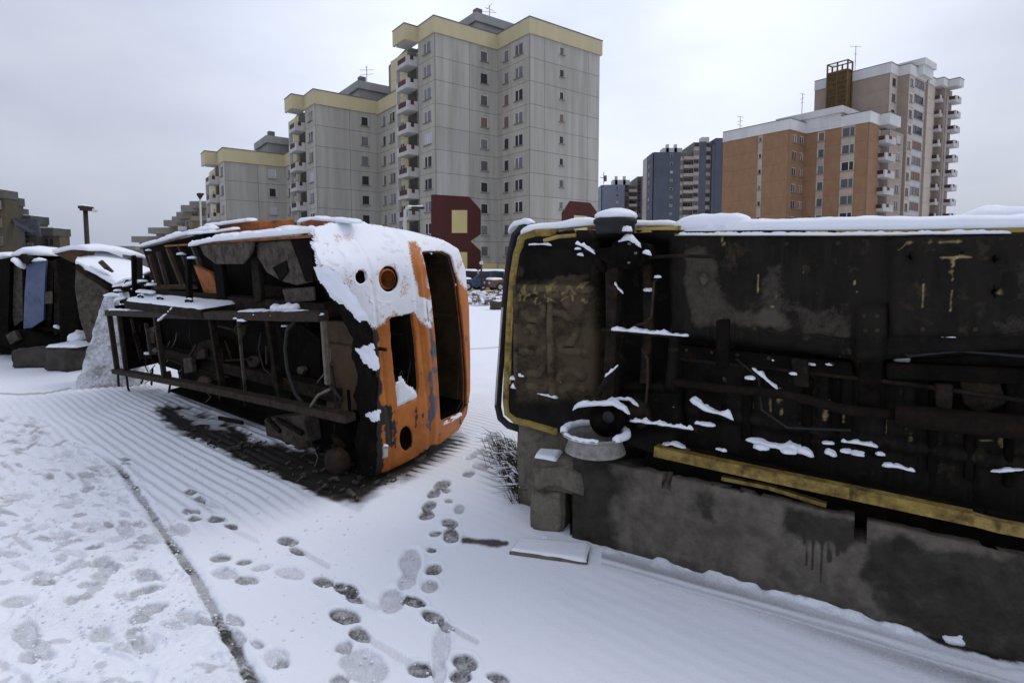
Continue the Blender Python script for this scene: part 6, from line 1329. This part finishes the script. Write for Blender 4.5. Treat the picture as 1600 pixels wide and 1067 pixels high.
# van wreck with the snow-covered side
wv = empty('van_wreck', gnd(140, 590, 0)); WY = 9.6
WBODY = [(84, 392), (108, 386), (132, 388), (126, 408), (116, 420), (112, 440), (122, 500), (134, 536), (178, 520), (182, 460), (176, 440)]
lpart(wv, 'underside', [(118, 412), (150, 424), (176, 446), (176, 520), (136, 536), (124, 500), (116, 450)], WY - .1, .1, 'greypanel', .02)
lpart(wv, 'inner_floor', [(84, 404), (118, 406), (124, 500), (130, 548), (92, 548), (90, 450)], WY + .5, .6, 'soot', .04); lpart(wv, 'body', [(116, 412), (180, 440), (232, 440), (232, 540), (136, 540)], WY + .25, 2.2, 'soot', .06)
def patch(parent, name, q, mat, n=(14, 10), bulge=.1, seed=1):
    a, b_, c, d = [np.array(x) for x in q]; s, t = np.meshgrid(np.linspace(0, 1, n[0]), np.linspace(0, 1, n[1]), indexing='ij')
    P = (a * (1 - s)[..., None] + b_ * s[..., None]) * (1 - t)[..., None] + (d * (1 - s)[..., None] + c * s[..., None]) * t[..., None]
    P[..., 2] += bulge * np.sin(np.pi * s) * .7 + bulge * np.sin(np.pi * t) * .6 + .05 * (fbm(P[..., 0] * 3, P[..., 1] * 3, seed, 3) - .5)
    o = lnk(name, grid_mesh(name, P - np.array(parent.location), np.ones((n[0] - 1, n[1] - 1), bool)), mat, parent); m = o.modifiers.new('s', 'SOLIDIFY'); m.thickness = .07; m.offset = 0; return o
patch(wv, 'snowy_side', [at(118, 412, WY), at(190, 452, WY - .7), at(236, 424, WY + 1.6), at(132, 386, WY + 1.5)], 'snow', (40, 26), .06, 3)
patch(wv, 'roof_lip', [at(82, 394, WY + .2), at(130, 387, WY + .2), at(228, 402, WY + 1.9), at(150, 384, WY + 1.9)], 'snow', (24, 12), .05, 5)
lpart(wv, 'roof_edge', [(82, 396), (106, 390), (130, 391), (120, 412), (112, 410)], WY + .3, .4, 'inner', .02); lpart(wv, 'window_slot', [(120, 402), (134, 398), (140, 402), (128, 408)], WY - .02, .03, 'chassis', 0) if False else None
lpart(wv, 'bent_strip', [(152, 410), (158, 406), (176, 424), (170, 428)], WY - .3, .06, 'greypanel', .01); lpart(wv, 'dark_edge', [(118, 412), (170, 446), (168, 454), (116, 420)], WY - .15, .06, 'chassis', .01)
lpart(wv, 'post', [(204, 404), (213, 402), (214, 462), (206, 462)], WY - .9, .2, 'soot', .01); lpart(wv, 'post', [(168, 440), (178, 440), (180, 500), (172, 500)], WY - .3, .2, 'soot', .01)
for k, (px, py) in enumerate([(190, 452), (205, 448), (222, 452), (184, 468), (215, 440), (230, 446)]):
    lpart(wv, 'scrap', [(px - 14, py - 3), (px + 14, py - 6), (px + 15, py + 3), (px - 12, py + 6)], WY - 1 + .1 * k, .3, 'soot', .01); ls(wv, [(px - 12, py - 4), (px + 12, py - 6)], WY - .9 + .1 * k, .28, .06, 60 + k)
ls(wv, [(180, 446), (195, 460), (200, 466)], WY - .7, .2, .08, 71); ls(wv, [(140, 416), (170, 428), (184, 440)], WY - .4, .12, .05, 72)
tag(wv, 'van wreck with a snow covered side tilted up, behind the concrete pyramid', 'van')
# blocks carrying them
o = rock('concrete_block', at(85, 552, 9.9), (1.0, .6, .30), .1, 11, 'conc2', .06); o.location.z = 0; tag(o, 'dark concrete block under the blue bus wreck', 'block')
o = rock('concrete_block', at(117, 560, 9.5), (.5, .6, .40), -.3, 12, 'conc2', .06); o.location.z = 0; tag(o, 'concrete block with snow on top left of the concrete pyramid', 'block')
sn = snow_quad(None, [o.location + Vector(q) for q in ((-.28, -.26, .40), (.26, -.3, .40), (.3, .26, .40), (-.22, .3, .40))], .04, 5, nx=16, ny=16); sn.parent = o; sn.matrix_parent_inverse = (Matrix.Translation(o.location) @ Matrix.Rotation(o.rotation_euler[2], 4, 'Z')).inverted()
lsn = blob(None, at(126, 530, 9.9), .14, .2, .14, 77, 'snow_heap'); tag(lsn, 'small heap of snow on the block between wreck and pyramid', 'snow heap')
# concrete pyramid (tank obstacle) plastered with snow
def pyramid():
    g = gnd(150, 606); g.y += .42; h = 1.30; b0, b1 = .40, .085
    def mask(x, y, u, v): return .5 + .55 * (fbm(u * 3.2, v * 9, 4, 3) - .35) - .25 * sstep(.12, .0, np.abs(v))
    M['pyr'] = attr_mat('snow_plastered_concrete', [('sn', (.66, .68, .73))], .9, ((.10, .09, .075), (.16, .145, .12)), 8, .6, 40, .2, grain=26, gamt=.55)
    n = 26; vs = []; fs = []; ring = []
    cs = [(-1, -1), (1, -1), (1, 1), (-1, 1)]; rz = .35; V_ = []; A_ = []
    k = 16
    for i in range(n + 1):
        t = i / n; r = b0 + (b1 - b0) * t
        for c in range(4):
            for j in range(k):
                f = j / k; x = (cs[c][0] * (1 - f) + cs[(c + 1) % 4][0] * f) * r; y = (cs[c][1] * (1 - f) + cs[(c + 1) % 4][1] * f) * r
                q = .05 * (float(fbm(np.array(c * 7 + f * 6), np.array(t * 14), 5, 3)) - .5); x *= 1 + q / max(r, .2); y *= 1 + q / max(r, .2)
                V_.append((x * math.cos(rz) - y * math.sin(rz), x * math.sin(rz) + y * math.cos(rz), t * h - .03)); A_.append(.36 + .50 * float(fbm(np.array(c * 9 + f * 3.5), np.array(t * 11), 8, 3)))
    m = 4 * k
    for i in range(n):
        fs += [(i * m + j, i * m + (j + 1) % m, (i + 1) * m + (j + 1) % m, (i + 1) * m + j) for j in range(m)]
    fs.append(tuple(range(n * m, n * m + m)))
    me = bpy.data.meshes.new('concrete_pyramid'); me.from_pydata(V_, [], fs); a = me.attributes.new('sn', 'FLOAT', 'POINT'); a.data.foreach_set('value', A_)
    o = lnk('concrete_pyramid', me, 'pyr', None, True); o.location = g
    tag(o, 'tapering concrete pyramid plastered with snow behind the orange van', 'obstacle')
    s = blob(o, g + Vector((0, 0, h - .03)), .10, .10, .05, 3)
pyramid()

# ============================================================ STREET FURNITURE AND CARS
M['lamppost'] = dirty('galvanised_post', (.40, .40, .40), (.52, .52, .52), .5, 8, bump=0); M['darkpost'] = dirty('dark_iron_post', (.02, .014, .012), (.045, .025, .02), .7, 6, bump=0); M['globe'] = glass('lamp_globe', (.55, .55, .53), .3)
p = at(137, 400, 24); o = empty('street_pole', (p.x, p.y, 0)); q = at(137, 325, 24).z
b = MB(); b.tube([(0.02, 0, 0), (0, 0, q)], [.10, .085], 12); b.build('pole', 'darkpost', o, True); b = MB(); b.box(-.14, .26, -.14, .14, q - .12, q + .05); b.build('head', 'darkpost', o); b = MB(); b.box(-.22, .02, -.12, .12, q - .03, q + .08); b.build('arm', 'darkpost', o); snow_sweep(o, [(p.x - .18, p.y, q + .07), (p.x + .22, p.y, q + .06)], .24, .08, 3)
b = MB(); b.tube([(.1, 0, q - .1), (.25, 0, q - .12), (.34, 0, q - .11)], .025, 6); b.build('bracket', 'darkpost', o, True)
b = MB(); b.lathe([(0, -.1), (.09, -.07), (.11, 0), (.08, .07), (0, .1)], (.40, 0, q - .10), (0, 0, 1), 16); b.build('globe_lamp', 'globe', o, True)
tag(o, 'thick dark pole with snow capped head rising behind the snowy wreck', 'pole')
def lamp(px, py_top, Y, label, kind):
    p = at(px, 400, Y); q = at(px, py_top, Y).z; o = empty('street_lamp', (p.x, p.y, 0)); r = .055 * Y / 40 if kind != 'thin' else .07
    b = MB()
    if kind == 'arm':
        b.tube([(-.1, 0, -1), (-.06, 0, q * .6), (0, 0, q - .12), (.09, 0, q), (.45, 0, q + .02)], [.12, .1, .08, .07, .06], 10); b.build('pole', 'lamppost', o, True)
        b = MB(); b.box(.35, 1.0, -.12, .12, q - .06, q + .06); bevel(b.build('lamp_head', 'darkpost', o), .03); snow_sweep(o, [(p.x + .1, p.y, q + .06), (p.x + .95, p.y, q + .06)], .2, .09, 6)
        b = MB(); b.tube([(-.9, .3, q - 4.2), (-.1, 0, q - 2.6)], .06, 8); b.tube([(-.16, 0, q - 2.3), (-.16, 0, q - 2.9)], .13, 8); b.build('side_arm', 'lamppost', o, True)
    elif kind == 'head':
        b.tube([(0, 0, -1), (0, 0, q - .3)], [.13, .09], 10); b.build('pole', 'lamppost', o, True); b = MB(); b.lathe([(.05, -.5), (.2, -.25), (.32, 0), (.30, .12), (.05, .2)], (.0, 0, q - .1), (0, 0, 1), 14); b.build('lamp_head', 'darkpost', o, True)
        b = MB(); b.lathe([(0, -.1), (.12, -.02), (.1, .1), (0, .14)], (.32, 0, q - .05), (0, 0, 1), 10); b.build('lamp_head', 'darkpost', o, True)
    else:
        b.tube([(0, 0, -1), (0, 0, q - .1)], [.075, .06], 8); b.build('pole', 'darkpost', o, True); b = MB(); b.lathe([(0, -.14), (.11, -.08), (.14, 0), (.1, .1), (0, .13)], (0, 0, q), (0, 0, 1), 14); b.build('globe_lamp', 'globe', o, True)
    tag(o, label, 'street lamp'); return o
lamp(634, 325, 30, 'bent snow dusted street lamp rising behind the orange van', 'arm'); lamp(316, 303, 60, 'tall pale street lamp in front of the lowest grey block', 'head'); lamp(752, 411, 38, 'thin dark globe lamp post in the gap beside the parked cars', 'thin')
# satellite dish on the edge of the tower
b = MB(); P = at(938, 278, 83) - tw.location; b.tube([tuple(P), tuple(P + Vector((.9, 0, 0)))], .05, 6); b.tube([tuple(P + Vector((.5, 0, -.9))), tuple(P + Vector((.5, 0, .8)))], .05, 6); b.box(P.x + .55, P.x + .9, P.y - .2, P.y + .2, P.z - .5, P.z + .3); b.build('wall_aerial', 'coping', tw)
# parked cars
M['carblue'] = dirty('dark_blue_car_paint', (.018, .05, .10), (.03, .07, .13), .35, 3, bump=0, spec=.5); M['carred'] = dirty('red_brown_car_paint', (.10, .042, .028), (.14, .06, .04), .4, 3, bump=0, spec=.5); M['cargreen'] = dirty('dark_green_car_paint', (.02, .03, .026), (.035, .05, .042), .4, 3, bump=0, spec=.5)
def car(px, py, Y, rz, mat, label, L_=4.0):
    g = at(px, py, Y); o = empty('parked_car', (g.x, g.y, float(terrain(g.x, g.y)) + .12), rz); W_ = 1.6
    prof = [(-.5, .32), (-.5, .62), (-.46, .74), (-.22, .80), (-.10, 1.30), (.16, 1.36), (.34, 1.30), (.44, .86), (.5, .80), (.5, .34), (.40, .24), (-.42, .24)]
    b = MB(); b.prism([(x * L_, z) for x, z in prof], lambda x, z, y: (x, y, z), -W_ / 2, W_ / 2); bo = b.build('body', mat, o); recalc(bo.data); bevel(bo, .07, 3)
    for sgn in (-1, 1):
        b = MB(); y = sgn * (W_ / 2 + .004)
        for q in ([(-.17, .84), (-.08, 1.24), (.06, 1.28), (.06, .84)], [(.09, .84), (.09, 1.28), (.29, 1.24), (.37, .86)]): b.prism([(x * L_, z) for x, z in q], lambda x, z, d: (x, d, z), y - .003, y + .003)
        w_ = b.build('side_window', 'pane_dark', o)
    for sgn in (-1, 1):
        for x in (-.31, .31):
            b = MB(); b.lathe([(0, -.09), (.22, -.09), (.29, -.05), (.29, .07), (.2, .09), (0, .08)], (x * L_, sgn * (W_ / 2 - .06), .29), (0, sgn, 0), 18); wl = b.build('wheel', 'rubber', o, True)
            b = MB(); b.lathe([(0, .1), (.12, .1), (.16, .085)], (x * L_, sgn * (W_ / 2 - .06), .29), (0, sgn, 0), 14); b.build('hubcap', 'chrome', wl, True)
    for x, z in ((-.5, .55), (.5, .6)):
        for sgn in (-1, 1):
            b = MB(); b.box(x * L_ - .02, x * L_ + .02, sgn * .55 - .14, sgn * .55 + .14, z - .07, z + .07); b.build('lamp', 'globe' if x < 0 else 'balc_in', o)
    b = MB(); b.prism([(x * L_, z) for x, z in [(-.225, .82), (-.105, 1.29), (-.095, 1.29), (-.215, .82)]], lambda x, z, d: (x, d, z), -.66, .66); b.build('windscreen', 'pane_dark', o)
    for (x0, x1, z) in ((-.10, .35, 1.36), (-.48, -.23, .79), (.42, .5, .85)):
        P, t = np.meshgrid(np.linspace(x0, x1, 10), np.linspace(-.7, .7, 10), indexing='ij'); e = np.minimum(np.minimum((P - x0), (x1 - P)) * L_ / .2, (.7 - np.abs(t)) / .2); H = .14 * np.sqrt(np.clip(1 - (1 - np.clip(e, 0, 1)) ** 2, 0, 1)) - .03
        lnk('snow', grid_mesh('snow', np.stack([P * L_, t, z + H], -1), np.ones((9, 9), bool)), 'snow', o)
    tag(o, label, 'car', 'cars parked before the grey tower'); return o
car(757, 452, 40, R(12), 'carblue', 'dark blue car with snow on roof and bonnet, beside the thin lamp post', 4.1); car(800, 452, 39, R(20), 'carred', 'snow capped red brown car just right of the dark blue one', 3.6); car(718, 451, 41, R(8), 'cargreen', 'dark car behind the orange van, left of the dark blue one', 3.8); car(775, 448, 46, R(10), 'cargreen', 'dark green car parked behind the dark blue one', 3.8)
# rubble heap between the field and the cars
def rubble():
    q = random.Random(8); m = MB(); ms = MB()
    for i in range(700):
        px = q.uniform(690, 820); Y = q.uniform(25, 35); p = at(px, 460, Y); z = float(terrain(p.x, p.y)) + .08; s = q.uniform(.06, .22); a = q.uniform(0, 3.14)
        mm = m if q.random() < .55 else ms; c = Vector((p.x, p.y, z + q.uniform(0, .18)))
        mm.beam(tuple(c - Vector((math.cos(a), math.sin(a), .2)) * s), tuple(c + Vector((math.cos(a), math.sin(a), q.uniform(-.2, .4))) * s), s * q.uniform(.5, 1.1), s * .7)
    M['rubble'] = dirty('brick_rubble', (.10, .075, .06), (.28, .22, .19), .9, 3, bump=0)
    o = m.build('rubble', 'rubble'); o['kind'] = 'stuff'; tag(o, 'strip of broken brick rubble in the snow before the parked cars', 'rubble')
    o = ms.build('snowy_rubble', 'snow'); o['kind'] = 'stuff'; tag(o, 'snow covered rubble lumps before the parked cars', 'rubble')
    g = at(777, 477, 23); o = rock('concrete_chunk', (g.x, g.y, 0), (.5, .4, .34), .4, 3, 'conc2', .05); tag(o, 'dark concrete chunk by the rubble in the gap between the vans', 'rubble chunk'); blob(o, Vector((g.x, g.y, .33)), .2, .2, .06, 4) 
rubble()

# crumbs of kicked-up snow round the prints
def crumbs():
    q = random.Random(31); m = MB()
    ico = bmesh.new(); bmesh.ops.create_icosphere(ico, subdivisions=1, radius=1); iv = [v.co.copy() for v in ico.verts]; jf = [tuple(v.index for v in f.verts) for f in ico.faces]; ico.free()
    n = 0
    while n < 1100:
        gy = q.uniform(2.2, 6.0); gx = q.uniform(-.9, .45) * gy
        px, py = to_px(gx, gy, 0)
        left = px < 400 - (1067 - py) * .55
        if not left and (px > 760 or q.random() < .72): continue
        if sd_poly(np.array([px]), np.array([py]), [(225, 640), (262, 620), (700, 650), (725, 690), (560, 800), (400, 745)])[0] < 8: continue
        r = q.uniform(.0025, .008) * (1.6 if q.random() < .1 else 1); c = Vector((gx, gy, r * .3 - .004))
        m.add([c + Vector((v.x * r * q.uniform(.7, 1.3), v.y * r * q.uniform(.7, 1.3), v.z * r * .8)) for v in iv], jf); n += 1
    o = m.build('snow_crumbs', 'snow', None, True); o['kind'] = 'stuff'; tag(o, 'crumbs of kicked up snow scattered round the footprints', 'snow')
crumbs()
